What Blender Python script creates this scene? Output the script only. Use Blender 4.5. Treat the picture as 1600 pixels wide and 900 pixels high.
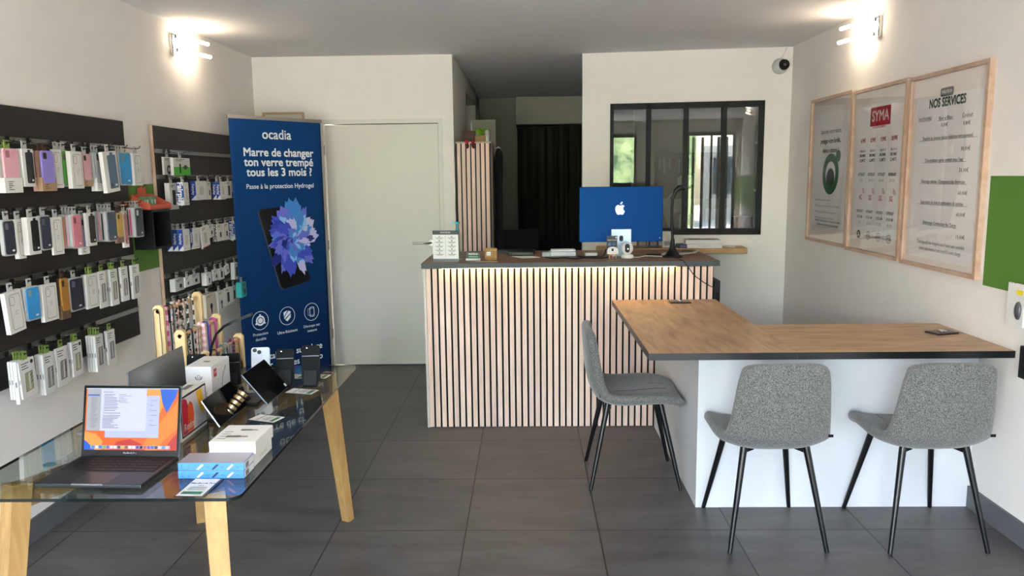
import bpy, math, random
from mathutils import Vector, Matrix, noise
D = bpy.data; SC = bpy.context.scene; COL = SC.collection
for o in list(D.objects): D.objects.remove(o)
R = math.radians

# ------------------------------------------------------------------ camera
F, YAW, PITCH, ROLL, CAMH = 1197.657, -0.020336, 0.144074, -0.011982, 1.586912
fw = Vector((math.sin(YAW)*math.cos(PITCH), math.cos(YAW)*math.cos(PITCH), -math.sin(PITCH)))
_r = Vector((math.cos(YAW), -math.sin(YAW), 0)); _u = _r.cross(fw)
cr = math.cos(ROLL)*_r + math.sin(ROLL)*_u
cu = -math.sin(ROLL)*_r + math.cos(ROLL)*_u
cam = D.cameras.new('camera'); cam.sensor_width = 36; cam.lens = F*36/1600; cam.clip_start = .05
co = D.objects.new('camera', cam); COL.objects.link(co); SC.camera = co
M = Matrix((cr, cu, -fw)).transposed().to_4x4(); M.translation = Vector((0, 0, CAMH)); co.matrix_world = M
CAMP = Vector((0, 0, CAMH))

def ray(px, py): return fw + cr*((px-800)/F) + cu*((450-py)/F)
def at(px, py, **k):                     # where a line of sight meets a plane of the room
    a, v = list(k.items())[0]; i = 'xyz'.index(a); d = ray(px, py)
    return CAMP + d*((v-CAMP[i])/d[i])
def atp(px, py, P, N):
    d = ray(px, py); return CAMP + d*((P-CAMP).dot(N)/d.dot(N))

# ------------------------------------------------------------------ light and exposure
SC.view_settings.view_transform = 'Standard'; SC.view_settings.look = 'None'
SC.view_settings.gamma = 1; SC.view_settings.use_curve_mapping = False
SC.view_settings.exposure = 2.38
w = D.worlds.new('sky'); SC.world = w; w.use_nodes = True
nt = w.node_tree; bg = nt.nodes['Background']
sky = nt.nodes.new('ShaderNodeTexSky'); sky.sky_type = 'NISHITA'; sky.sun_disc = False
sky.sun_elevation = R(48); sky.sun_rotation = R(250); sky.air_density = 1.0; sky.dust_density = 2.0
tint = nt.nodes.new('ShaderNodeMixRGB'); tint.blend_type = 'MULTIPLY'; tint.inputs[0].default_value = 1; tint.inputs[2].default_value = (1.0, .93, .88, 1)
nt.links.new(sky.outputs[0], tint.inputs[1]); nt.links.new(tint.outputs[0], bg.inputs[0]); bg.inputs[1].default_value = SKY_STR = 1.35
sl = D.lights.new('sun', 'SUN'); sl.energy = 10.0; sl.angle = R(.6); sl.color = (1, .95, .86)
so = D.objects.new('sun', sl); COL.objects.link(so)
so.rotation_euler = Vector((.62, .18, -.80)).to_track_quat('-Z', 'Y').to_euler(); so.location = (-6, -8, 9)
def area(name, loc, size, sizey, rot, energy=10, color=(1, 1, 1), portal=False):
    l = D.lights.new(name, 'AREA'); l.shape = 'RECTANGLE'; l.size = size; l.size_y = sizey; l.energy = energy; l.color = color
    l.cycles.is_portal = portal
    o = D.objects.new(name, l); COL.objects.link(o); o.location = loc; o.rotation_euler = rot; return o
area('shopfront_portal', (0, -1.63, 1.25), 4.1, 2.3, (R(-90), 0, R(180)), portal=True)

# ------------------------------------------------------------------ materials
def lin(c):
    if isinstance(c, str):
        c = c.lstrip('#'); c = [int(c[i:i+2], 16)/255 for i in (0, 2, 4)]
        return tuple(((v+.055)/1.055)**2.4 if v > .04045 else v/12.92 for v in c)
    return tuple(c)
MATS = {}
def mat(col, rough=.5, metal=0., emit=0., var=.04, bump=0., scale=60., coat=0., spec=.5, name=None, stretch=None):
    key = (str(col), rough, metal, emit, var, bump, scale, coat, spec, stretch)
    if key in MATS: return MATS[key]
    m = D.materials.new(name or 'surface'); m.use_nodes = True; t = m.node_tree; b = t.nodes['Principled BSDF']
    c = lin(col)
    tc = t.nodes.new('ShaderNodeTexCoord'); nz = t.nodes.new('ShaderNodeTexNoise')
    nz.inputs['Scale'].default_value = scale; nz.inputs['Detail'].default_value = 3
    if stretch:
        mp = t.nodes.new('ShaderNodeMapping'); mp.inputs['Scale'].default_value = stretch
        t.links.new(tc.outputs['Object'], mp.inputs[0]); t.links.new(mp.outputs[0], nz.inputs[0])
    else: t.links.new(tc.outputs['Object'], nz.inputs[0])
    r = t.nodes.new('ShaderNodeValToRGB')
    r.color_ramp.elements[0].position = .3; r.color_ramp.elements[1].position = .7
    r.color_ramp.elements[0].color = tuple(v*(1-var) for v in c)+(1,)
    r.color_ramp.elements[1].color = tuple(min(1, v*(1+var)) for v in c)+(1,)
    t.links.new(nz.outputs[0], r.inputs[0]); t.links.new(r.outputs[0], b.inputs['Base Color'])
    b.inputs['Roughness'].default_value = rough; b.inputs['Metallic'].default_value = metal
    b.inputs['Coat Weight'].default_value = coat; b.inputs['Specular IOR Level'].default_value = spec
    if emit:
        t.links.new(r.outputs[0], b.inputs['Emission Color']); t.links.remove(b.inputs['Base Color'].links[0]); b.inputs['Base Color'].default_value = tuple(v*.05 for v in c)+(1,); b.inputs['Roughness'].default_value = .3; b.inputs['Emission Strength'].default_value = emit
    if bump:
        bp = t.nodes.new('ShaderNodeBump'); bp.inputs['Strength'].default_value = bump; bp.inputs['Distance'].default_value = .01
        t.links.new(nz.outputs[0], bp.inputs['Height']); t.links.new(bp.outputs[0], b.inputs['Normal'])
    MATS[key] = m; return m
def thin_glass(tint=(1, 1, 1), name='clear_glass', wave=0., gloss=1.0):
    m = D.materials.new(name); m.use_nodes = True; t = m.node_tree; t.nodes.clear()
    out = t.nodes.new('ShaderNodeOutputMaterial'); mx = t.nodes.new('ShaderNodeMixShader')
    tr = t.nodes.new('ShaderNodeBsdfTransparent'); tr.inputs[0].default_value = tint+(1,)
    gl = t.nodes.new('ShaderNodeBsdfGlossy'); gl.inputs['Roughness'].default_value = 0.0
    L = t.links.new; ge = t.nodes.new('ShaderNodeNewGeometry'); dt = t.nodes.new('ShaderNodeVectorMath'); dt.operation = 'DOT_PRODUCT'
    L(ge.outputs['Normal'], dt.inputs[0]); L(ge.outputs['Incoming'], dt.inputs[1])
    def ma(op, a, b_, cl=False):
        n_ = t.nodes.new('ShaderNodeMath'); n_.operation = op; n_.use_clamp = cl
        for i, q in enumerate((a, b_)):
            if isinstance(q, (int, float)): n_.inputs[i].default_value = q
            elif q is not None: L(q, n_.inputs[i])
        return n_.outputs[0]
    c1 = ma('SUBTRACT', 1.0, ma('ABSOLUTE', dt.outputs['Value'], None), True)
    f_ = ma('MULTIPLY', ma('ADD', ma('MULTIPLY', ma('POWER', c1, 5.0), .96), .04), gloss, True)
    L(f_, mx.inputs[0])
    t.links.new(tr.outputs[0], mx.inputs[1]); t.links.new(gl.outputs[0], mx.inputs[2]); t.links.new(mx.outputs[0], out.inputs[0])
    if wave:
        tc = t.nodes.new('ShaderNodeTexCoord'); n = t.nodes.new('ShaderNodeTexNoise'); n.inputs['Scale'].default_value = 2.2; n.inputs['Detail'].default_value = 0
        bp = t.nodes.new('ShaderNodeBump'); bp.inputs['Strength'].default_value = wave; bp.inputs['Distance'].default_value = .05
        t.links.new(tc.outputs['Object'], n.inputs[0]); t.links.new(n.outputs[0], bp.inputs['Height'])
        t.links.new(bp.outputs[0], gl.inputs['Normal'])
    return m
def wood(c1, c2, stretch=(1, 14, 14), scale=3., rough=.5, name='wood', bump=.05, pore=0.):
    m = D.materials.new(name); m.use_nodes = True; t = m.node_tree; b = t.nodes['Principled BSDF']
    tc = t.nodes.new('ShaderNodeTexCoord'); mp = t.nodes.new('ShaderNodeMapping'); mp.inputs['Scale'].default_value = stretch
    n = t.nodes.new('ShaderNodeTexNoise'); n.inputs['Scale'].default_value = scale; n.inputs['Detail'].default_value = 8; n.inputs['Distortion'].default_value = .6
    r = t.nodes.new('ShaderNodeValToRGB'); r.color_ramp.elements[0].position = .28; r.color_ramp.elements[1].position = .72
    r.color_ramp.elements[0].color = lin(c1)+(1,); r.color_ramp.elements[1].color = lin(c2)+(1,)
    t.links.new(tc.outputs['Object'], mp.inputs[0]); t.links.new(mp.outputs[0], n.inputs[0]); t.links.new(n.outputs[0], r.inputs[0])
    g = t.nodes.new('ShaderNodeNewGeometry'); hs = t.nodes.new('ShaderNodeHueSaturation')
    mr = t.nodes.new('ShaderNodeMapRange'); mr.inputs[3].default_value = 1-pore; mr.inputs[4].default_value = 1+pore
    t.links.new(g.outputs['Random Per Island'], mr.inputs[0]); t.links.new(mr.outputs[0], hs.inputs['Value'])
    t.links.new(r.outputs[0], hs.inputs['Color']); t.links.new(hs.outputs[0], b.inputs['Base Color'])
    b.inputs['Roughness'].default_value = rough
    bp = t.nodes.new('ShaderNodeBump'); bp.inputs['Strength'].default_value = bump; bp.inputs['Distance'].default_value = .004
    t.links.new(n.outputs[0], bp.inputs['Height']); t.links.new(bp.outputs[0], b.inputs['Normal'])
    return m
def floor_mat():
    m = D.materials.new('grey_stoneware_tiles'); m.use_nodes = True; t = m.node_tree; b = t.nodes['Principled BSDF']; L = t.links.new
    tc = t.nodes.new('ShaderNodeTexCoord'); mp = t.nodes.new('ShaderNodeMapping')
    mp.inputs['Location'].default_value = (2.0885+6, -3.2821+6, 0)
    br = t.nodes.new('ShaderNodeTexBrick'); br.offset = 0; br.squash = 1
    for k, v in (('Scale', 1), ('Mortar Size', .0034), ('Mortar Smooth', .1), ('Bias', 0), ('Brick Width', .6), ('Row Height', .6)): br.inputs[k].default_value = v
    br.inputs['Color1'].default_value = (.82, .82, .82, 1); br.inputs['Color2'].default_value = (1.1, 1.1, 1.1, 1); br.inputs['Mortar'].default_value = (1, 1, 1, 1)
    L(tc.outputs['Object'], mp.inputs[0]); L(mp.outputs[0], br.inputs[0])
    m2 = t.nodes.new('ShaderNodeMapping'); m2.inputs['Scale'].default_value = (1.4, 4.5, 1)
    n1 = t.nodes.new('ShaderNodeTexNoise'); n1.inputs['Scale'].default_value = 1.8; n1.inputs['Detail'].default_value = 9; n1.inputs['Roughness'].default_value = .62; n1.inputs['Distortion'].default_value = .5
    L(tc.outputs['Object'], m2.inputs[0]); L(m2.outputs[0], n1.inputs[0])
    r = t.nodes.new('ShaderNodeValToRGB'); r.color_ramp.elements[0].position = .25; r.color_ramp.elements[1].position = .75
    r.color_ramp.elements[0].color = lin('#403e3d')+(1,); r.color_ramp.elements[1].color = lin('#666361')+(1,)
    L(n1.outputs[0], r.inputs[0])
    mu = t.nodes.new('ShaderNodeMixRGB'); mu.blend_type = 'MULTIPLY'; mu.inputs[0].default_value = 1
    L(r.outputs[0], mu.inputs[1]); L(br.outputs['Color'], mu.inputs[2])
    mx = t.nodes.new('ShaderNodeMixRGB'); L(br.outputs['Fac'], mx.inputs[0]); L(mu.outputs[0], mx.inputs[1]); mx.inputs[2].default_value = lin('#1b1918')+(1,)
    L(mx.outputs[0], b.inputs['Base Color'])
    rr = t.nodes.new('ShaderNodeMapRange'); rr.inputs[3].default_value = .36; rr.inputs[4].default_value = .52
    L(n1.outputs[0], rr.inputs[0]); L(rr.outputs[0], b.inputs['Roughness'])
    bp = t.nodes.new('ShaderNodeBump'); bp.inputs['Strength'].default_value = .25; bp.inputs['Distance'].default_value = .003; bp.invert = True
    L(br.outputs['Fac'], bp.inputs['Height']); L(bp.outputs[0], b.inputs['Normal'])
    return m
def fabric_mat():
    m = D.materials.new('heathered_grey_fabric'); m.use_nodes = True; t = m.node_tree; b = t.nodes['Principled BSDF']; L = t.links.new
    tc = t.nodes.new('ShaderNodeTexCoord'); n = t.nodes.new('ShaderNodeTexNoise'); n.inputs['Scale'].default_value = 330; n.inputs['Detail'].default_value = 3
    mp = t.nodes.new('ShaderNodeMapping'); mp.inputs['Scale'].default_value = (1, 1, .6)
    L(tc.outputs['Object'], mp.inputs[0]); L(mp.outputs[0], n.inputs[0])
    r = t.nodes.new('ShaderNodeValToRGB'); r.color_ramp.elements[0].position = .40; r.color_ramp.elements[1].position = .62
    r.color_ramp.elements[0].color = lin('#484846')+(1,); r.color_ramp.elements[1].color = lin('#7c7c78')+(1,)
    L(n.outputs[0], r.inputs[0]); L(r.outputs[0], b.inputs['Base Color']); b.inputs['Roughness'].default_value = .95
    b.inputs['Sheen Weight'].default_value = .3; b.inputs['Specular IOR Level'].default_value = .15
    bp = t.nodes.new('ShaderNodeBump'); bp.inputs['Strength'].default_value = .35; bp.inputs['Distance'].default_value = .003
    L(n.outputs[0], bp.inputs['Height']); L(bp.outputs[0], b.inputs['Normal']); return m

WALL = mat('#e8e3dc', .85, var=.015, bump=.02, scale=9, name='white_wall_paint')
CEIL = mat('#e2e0de', .9, var=.012, bump=.03, scale=3, name='white_ceiling_paint')
WHITE = mat('#e3e0db', .55, var=.015, name='white_satin_paint'); BOXW = mat('#dcdad5', .5, var=.02, name='white_card')
DOORW = mat('#d8d4ca', .45, var=.01, name='white_door_paint')
BLACK = mat('#09090a', .45, spec=.3, name='black'); BLACKM = mat('#101112', .6, var=.1, name='matt_black'); SLATBOARD = mat('#211d1c', .55, var=.06, scale=8, name='dark_slatwall_laminate')
PNL2 = mat('#332f2c', .6, var=.05, scale=8, name='charcoal_panel_laminate')
ALU = mat('#a9a8a6', .28, metal=1, name='aluminium'); CHROME = mat('#c9c9c9', .12, metal=1, name='chrome'); DSTEEL = mat('#35322f', .3, metal=1, name='dark_steel')
BASEB = mat('#5d5e60', .5, var=.06, scale=14, name='grey_skirting_tile')
GREEN = mat('#55812f', .7, var=.03, scale=8, name='green_wall_paint')
INK = mat('#1b1b1d', .6, name='black_ink'); INKG = mat('#77777a', .6, name='grey_ink')
SLATW = wood('#dbb7a3', '#ebcfbf', (18, 18, 1.2), 3, .55, 'pale_pinkish_timber_slats', pore=.10)
OAKT = wood('#9a7657', '#caa680', (1.5, 9, 9), 2.6, .42, 'oak_worktop_laminate')
OAKT2 = wood('#9a7657', '#caa680', (9, 1.5, 9), 2.6, .42, 'oak_worktop_laminate')
CNTW = wood('#6d4f3c', '#8c6a52', (1.5, 10, 10), 2.6, .5, 'brown_counter_laminate')
LEGW = wood('#a37a48', '#bd965f', (12, 12, 1.5), 4, .5, 'light_oak')
FRW = wood('#b5937a', '#cbb09a', (3, 3, 3), 5, .5, 'pale_frame_wood'); PINE = wood('#d2b27c', '#e5ca98', (8, 8, 1), 5, .55, 'raw_pine')
BANDG = mat('#2a2d2f', .35, var=.1, scale=20, name='dark_edge_band')

# ------------------------------------------------------------------ mesh builder
class MB:
    def __init__(s): s.v = []; s.f = []; s.m = []; s.sm = []
    def add(s, vs, fs, m=0, smooth=False):
        k = len(s.v); s.v += [Vector(v) for v in vs]
        for f in fs: s.f.append([i+k for i in f]); s.m.append(m); s.sm.append(smooth)
        return s
    def box(s, x0, x1, y0, y1, z0, z1, m=0):
        vs = [(x, y, z) for x in (x0, x1) for y in (y0, y1) for z in (z0, z1)]
        return s.add(vs, [(0, 1, 3, 2), (4, 6, 7, 5), (0, 4, 5, 1), (2, 3, 7, 6), (0, 2, 6, 4), (1, 5, 7, 3)], m)
    def bbox(s, x0, x1, y0, y1, z0, z1, b=.003, m=0):      # bevelled box
        import bmesh
        bm = bmesh.new(); bmesh.ops.create_cube(bm, size=1)
        for v in bm.verts: v.co = Vector(((x0+x1)/2+v.co.x*(x1-x0), (y0+y1)/2+v.co.y*(y1-y0), (z0+z1)/2+v.co.z*(z1-z0)))
        bmesh.ops.bevel(bm, geom=bm.edges[:], offset=b, segments=2, affect='EDGES', profile=.5)
        bm.verts.index_update(); s.add([v.co.copy() for v in bm.verts], [[v.index for v in f.verts] for f in bm.faces], m); bm.free(); return s
    def prism(s, poly, O, U, V, N, depth, m=0, smooth=False):   # poly in (U,V), extruded along N
        O, U, V, N = map(Vector, (O, U, V, N)); n = len(poly)
        a = [O+U*p[0]+V*p[1] for p in poly]; b = [p+N*depth for p in a]
        s.add(a+b, [list(range(n))[::-1], list(range(n, 2*n))], m)
        return s.add(a+b, [(i, (i+1) % n, n+(i+1) % n, n+i) for i in range(n)], m, smooth)
    def plate(s, poly, y, t=.0006, m=0):                     # thin print facing -Y
        return s.prism(poly, (0, y, 0), (1, 0, 0), (0, 0, 1), (0, -1, 0), t, m)
    def tube(s, pts, r, seg=8, m=0, cap=True):
        pts = [Vector(p) for p in pts]; n = len(pts); rs = r if isinstance(r, (list, tuple)) else [r]*n
        vs = []; up = None
        for i, p in enumerate(pts):
            d = (pts[min(i+1, n-1)]-pts[max(i-1, 0)]).normalized()
            if up is None: up = d.orthogonal().normalized()
            up = (up-d*up.dot(d)); up = up.normalized() if up.length > 1e-6 else d.orthogonal().normalized()
            sd = d.cross(up)
            vs += [p+(up*math.cos(2*math.pi*k/seg)+sd*math.sin(2*math.pi*k/seg))*rs[i] for k in range(seg)]
        s.add(vs, [(i*seg+k, i*seg+(k+1) % seg, (i+1)*seg+(k+1) % seg, (i+1)*seg+k) for i in range(n-1) for k in range(seg)], m, True)
        if cap: s.add(vs[:seg], [list(range(seg))[::-1]], m); s.add(vs[-seg:], [list(range(seg))], m)
        return s
    def bar(s, a, b, w, h, m=0, w2=None, h2=None, up=(0, 0, 1)):
        a, b = Vector(a), Vector(b); d = (b-a).normalized(); sd = d.cross(Vector(up))
        sd = sd.normalized() if sd.length > 1e-5 else Vector((1, 0, 0)); uu = sd.cross(d).normalized()
        w2 = w2 or w; h2 = h2 or h; vs = []
        for p, ww, hh in ((a, w, h), (b, w2, h2)):
            vs += [p-sd*ww/2-uu*hh/2, p+sd*ww/2-uu*hh/2, p+sd*ww/2+uu*hh/2, p-sd*ww/2+uu*hh/2]
        return s.add(vs, [(3, 2, 1, 0), (4, 5, 6, 7), (0, 1, 5, 4), (1, 2, 6, 5), (2, 3, 7, 6), (3, 0, 4, 7)], m)
    def lathe(s, prof, c=(0, 0, 0), seg=24, m=0):
        c = Vector(c); vs = [c+Vector((r*math.cos(2*math.pi*k/seg), r*math.sin(2*math.pi*k/seg), z)) for r, z in prof for k in range(seg)]
        n = len(prof)
        s.add(vs, [(i*seg+k, i*seg+(k+1) % seg, (i+1)*seg+(k+1) % seg, (i+1)*seg+k) for i in range(n-1) for k in range(seg)], m, True)
        return s.add(vs[:seg], [list(range(seg))[::-1]], m).add(vs[-seg:], [list(range(seg))], m)
    def ball(s, c, r, seg=16, m=0, sc=(1, 1, 1)):
        k = len(s.v); n = seg//2
        s.lathe([(max(r*math.sin(math.pi*i/n), 1e-4)*1, -r*math.cos(math.pi*i/n)) for i in range(n+1)], (0, 0, 0), seg, m)
        for i in range(k, len(s.v)): v = s.v[i]; s.v[i] = Vector((v.x*sc[0]+c[0], v.y*sc[1]+c[1], v.z*sc[2]+c[2]))
        return s
    def text(s, txt, size, x, z, y=0, align='CENTER', m=0, bold=0., wscale=1., O=None, U=(1, 0, 0), V=(0, 0, 1), shear=0., space=1.):
        c = D.curves.new('t', 'FONT'); c.body = txt; c.size = size; c.align_x = align; c.align_y = 'CENTER'
        c.resolution_u = 1 if size < .03 else 3; c.offset = bold*size if size < .03 else 0; c.shear = shear; c.space_character = space
        o = D.objects.new('t', c); me = D.meshes.new_from_object(o)
        U, V = Vector(U), Vector(V); OO = Vector(O) if O is not None else Vector((x, y, z))
        q = bold*size*1.1
        N_ = U.cross(V)*.00012
        for kk, (dx, dz) in enumerate(((0, 0),) if size < .03 or not bold else ((-q, -q), (-q, q), (q, -q), (q, q), (0, 0))):
            s.add([OO+N_*kk+U*(v.co.x*wscale+dx)+V*(v.co.y+dz) for v in me.vertices], [list(p.vertices) for p in me.polygons], m)
        D.objects.remove(o); D.curves.remove(c); D.meshes.remove(me); return s
    def xf(s, Mx, k=0):
        for i in range(k, len(s.v)): s.v[i] = Mx @ s.v[i]
        return s
    def build(s, name, mats, parent=None, loc=(0, 0, 0), rz=0, rot=None):
        me = D.meshes.new(name); me.from_pydata([tuple(v) for v in s.v], [], s.f)
        for m in (mats if isinstance(mats, (list, tuple)) else [mats]): me.materials.append(m)
        me.polygons.foreach_set('material_index', s.m); me.polygons.foreach_set('use_smooth', s.sm); me.update()
        o = D.objects.new(name, me); COL.objects.link(o); o.parent = parent
        o.location = loc; o.rotation_euler = rot or (0, 0, rz); return o
def rrect(w, h, r, n=4, cx=0, cz=0):
    P = []
    for (sx, sz, a0) in ((1, 1, 0), (-1, 1, 90), (-1, -1, 180), (1, -1, 270)):
        for k in range(n+1):
            a = R(a0+90*k/n); P.append((cx+sx*(w/2-r)+r*math.cos(a), cz+sz*(h/2-r)+r*math.sin(a)))
    return P
def rect(x0, x1, z0, z1): return [(x0, z0), (x1, z0), (x1, z1), (x0, z1)]
def circ(cx, cz, r, n=20): return [(cx+r*math.cos(2*math.pi*k/n), cz+r*math.sin(2*math.pi*k/n)) for k in range(n)]
def ring(mb, cx, cz, r0, r1, y, m=0, n=28, a0=0, a1=360):
    for k in range(n):
        a, b = R(a0+(a1-a0)*k/n), R(a0+(a1-a0)*(k+1)/n)
        mb.add([(cx+r*math.cos(q), y, cz+r*math.sin(q)) for r, q in ((r0, a), (r1, a), (r1, b), (r0, b))], [(0, 1, 2, 3)], m)
def outline(mb, poly, wd, y, m=0):
    n = len(poly)
    for i in range(n):
        a, b = Vector(poly[i]), Vector(poly[(i+1) % n]); d = b-a
        if d.length < 1e-6: continue
        d.normalize(); q = Vector((-d.y, d.x))*wd/2; a2 = a-d*wd/4; b2 = b+d*wd/4
        mb.add([(p.x, y, p.y) for p in (a2-q, b2-q, b2+q, a2+q)], [(0, 1, 2, 3)], m)
def tag(o, label, cat, group=None, kind=None):
    o['label'] = label
    if cat: o['category'] = cat
    if group: o['group'] = group
    if kind: o['kind'] = kind
    return o
def empty(name, loc, rz=0):
    o = D.objects.new(name, None); COL.objects.link(o); o.location = loc; o.rotation_euler = (0, 0, rz); o.empty_display_size = .05; return o
def struct(name, mb, mats, parent=None, label=None):
    o = mb.build(name, mats, parent)
    if parent is None:
        o['kind'] = 'structure'
        if label: o['label'] = label
    return o

# ------------------------------------------------------------------ the setting
XL, XR, YF, YB, ZC = -2.22, 2.10, -1.6, 6.375, 2.57
struct('floor', MB().box(XL-.1, 4.2, YF-.05, 10.3, -.08, 0), floor_mat(), label='dark grey large format tiled floor')
struct('ceiling', MB().box(XL-.12, 4.2, YF-.1, 10.3, ZC, ZC+.12), CEIL, label='white painted ceiling')
struct('wall_left', MB().box(XL-.15, XL, YF-.1, YB, 0, ZC), WALL, label='white painted left wall')
struct('wall_right', MB().box(XR, XR+.12, YF-.1, 6.26, 0, ZC), WALL, label='white painted right wall')
struct('trim_1', MB().box(XL, XL+.006, YF, 4.9, 1.075, 1.57), GREEN, label='green painted band on left wall').name = 'trim_1'
struct('trim_2', MB().box(XL, XL+.006, 4.9, 5.9, 1.075, 1.57), GREEN, label='green painted band on left wall behind the far panel')
struct('trim_3', MB().box(XR-.004, XR, YF, 3.536, 1.068, 1.565), GREEN, label='green painted band on right wall')
struct('baseboard_left', MB().box(XL, XL+.012, YF, YB, 0, .105), BASEB)
struct('baseboard_right', MB().box(XR-.012, XR, YF, 3.52, 0, .105), BASEB)
# back wall left with door
mb = MB(); dx0, dx1, dz = -1.70, -.688, 2.065
mb.box(XL, dx0, YB, YB+.1, 0, ZC).box(dx1, -.592, YB, YB+.1, 0, ZC).box(dx0, dx1, YB, YB+.1, dz, ZC)
struct('wall_back', mb, WALL, label='white back wall with the flush door')
d = struct('door_1', MB().box(dx0+.045, dx1-.035, YB+.02, YB+.06, .008, dz-.04), DOORW, label='white flush door')
fm = MB().box(dx0, dx0+.04, YB-.012, YB+.08, 0, dz).box(dx1-.03, dx1, YB-.012, YB+.08, 0, dz).box(dx0+.04, dx1-.03, YB-.012, YB+.08, dz-.035, dz)
fm.build('door_frame', DOORW, d)
hg = MB()
for z in (.25, 1.0, 1.78): hg.tube([(dx0+.045, YB-.015, z), (dx0+.045, YB-.015, z+.08)], .006)
hg.build('hinge', ALU, d)
hd = MB().tube([(-.80, YB+.02, 1.05), (-.80, YB-.04, 1.05), (-.86, YB-.05, 1.05), (-.95, YB-.05, 1.05)], .008).tube([(-.80, YB+.02, 1.05), (-.80, YB+.01, 1.05)], .024, 16)
hd.build('door_handle', ALU, d)
# passage behind the counter
mb = MB(); mb.box(-.72, -.592, YB+.1, 7.75, 0, ZC).box(-.72, -.592, 7.75, 9.95, 2.42, ZC).box(-.72, -.592, 9.2, 9.95, 0, ZC)
struct('wall_passage_left', mb, WALL)
struct('wall_niche', MB().box(-1.6, -.72, 9.0, 9.95, 0, ZC).box(-1.7, -1.6, 7.7, 9.0, 0, ZC).box(-1.6, -.72, YB+.1, 7.7, 0, ZC).box(-1.6, -.72, 7.7, 9.0, 2.42, ZC), WALL)
struct('wall_passage_end', MB().box(-.72, 4.2, 9.95, 10.1, 0, ZC), mat('#9ea195', .85, name='grey_green_paint'))
# window wall, slightly turned
P0, P1 = Vector((.463, 6.438)), Vector((XR, 6.255)); wd = (P1-P0); wl = wd.length; wa = math.atan2(wd.y, wd.x); wd.normalize(); wn = Vector((-wd.y, wd.x))
ww = empty('wall_window_side', (P0.x, P0.y, 0), wa); ww['kind'] = 'structure'; ww['label'] = 'white wall with the interior window'
def onwall(px, py):                        # pixel to (along, height) on the turned wall
    p = atp(px, py, Vector((P0.x, P0.y, 0)), Vector((wn.x, wn.y, 0))); return (Vector((p.x, p.y))-P0).dot(wd), p.z
wx0, wz1 = onwall(953.5, 163); wx1, wz1b = onwall(1195.5, 156); _, wz0 = onwall(1188.5, 366.5); wz1 = (wz1+wz1b)/2
mb = MB().box(0, wx0, 0, .12, 0, ZC).box(wx1, wl, 0, .12, 0, ZC).box(wx0, wx1, 0, .12, 0, wz0).box(wx0, wx1, 0, .12, wz1, ZC)
mb.build('wall_surface', WALL, ww)
win = empty('window_1', (P0.x, P0.y, 0), wa); win['kind'] = 'structure'; win['label'] = 'black framed interior window with four panes'
mb = MB(); fwd = .038; mb.box(wx0, wx1, -.01, .05, wz0, wz0+.05).box(wx0, wx1, -.01, .05, wz1-.045, wz1).box(wx0, wx0+fwd-.008, -.01, .05, wz0, wz1).box(wx1-fwd, wx1, -.01, .05, wz0, wz1)
mul = [onwall(1013.5, 200)[0], onwall(1072, 200)[0], onwall(1131.5, 200)[0]]
for q in mul: mb.box(q-.020, q+.020, -.01, .05, wz0, wz1)
mb.build('window_frame', mat('#0c0d0f', .5, spec=.25, name='black_window_steel'), win)
PANE = thin_glass((.93, .95, .94), 'window_pane', gloss=1.1)
e = [wx0]+mul+[wx1]
for i in range(4): MB().box(e[i]+.012, e[i+1]-.012, .018, .022, wz0+.03, wz1-.03).build('pane', PANE, win)
# back room behind the window
struct('wall_backroom_left', MB().prism([(.615, 6.56), (.655, 6.56), (.775, 9.95), (.735, 9.95)], (0, 0, 0), (1, 0, 0), (0, 1, 0), (0, 0, 1), ZC), mat('#b9b2a8', .85, name='backroom_paint'))
struct('wall_backroom_right', MB().box(3.2, 3.3, 6.4, 9.95, 0, ZC), mat('#b9b2a8', .85, name='backroom_paint'))
struct('wall_backroom_front', MB().box(XR+.12, 3.3, 6.26, 6.38, 0, ZC), WALL)
mb = MB(); mb.box(.76, .95, 9.4, 9.5, 0, ZC).box(1.30, 3.2, 9.4, 9.5, 0, ZC).box(.95, 1.30, 9.4, 9.5, 0, 1.1).box(.95, 1.30, 9.4, 9.5, 2.35, ZC)
struct('wall_backroom_back', mb, mat('#b9b2a8', .85, name='backroom_paint'))
w2 = struct('window_2', MB().box(.95, .975, 9.42, 9.47, 1.1, 2.35).box(1.275, 1.30, 9.42, 9.47, 1.1, 2.35).box(.95, 1.30, 9.42, 9.47, 1.1, 1.13), WHITE, label='small window in the back room onto greenery')
MB().box(.96, 1.29, 9.385, 9.395, 1.885, 2.38).build('roller_blind', mat('#aba59b', .8, name='blind_fabric'), w2)
# shopfront behind the viewer
mb = MB(); mb.box(XL, XR, YF-.1, YF, 2.35, ZC).box(XL, XL+.1, YF-.1, YF, 0, 2.35).box(XR-.1, XR, YF-.1, YF, 0, 2.35).box(1.15, XR-.1, YF-.1, YF, 0, .55).box(.25, 1.15, YF-.1, YF, 0, 2.35)
struct('wall_front', mb, WALL)
w3 = struct('window_3', MB().box(-2.12, -2.07, YF-.08, YF-.02, 0, 2.35).box(-.95, -.90, YF-.08, YF-.02, 0, 2.35).box(.20, .25, YF-.08, YF-.02, 0, 2.35).box(1.15, 1.19, YF-.08, YF-.02, .55, 2.35).box(1.95, 2.0, YF-.08, YF-.02, .55, 2.35).box(1.56, 1.60, YF-.08, YF-.02, .55, 2.35).box(-2.12, .25, YF-.08, YF-.02, 2.28, 2.35).box(1.15, 2.0, YF-.08, YF-.02, 2.28, 2.35).box(-2.12, .25, YF-.08, YF-.02, 0, .08), mat('#2b3d30' if 0 else '#2b2d30', .4, name='shopfront_frame'), label='glazed shopfront')
mb = MB()
for q in (1.24, 1.40, 1.68, 1.82): mb.box(q, q+.05, YF+.02, YF+.024, .6, 2.25)
mb.build('vertical_blind', mat('#8d8a86', .8, name='blind_cloth'), w3)
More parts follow.
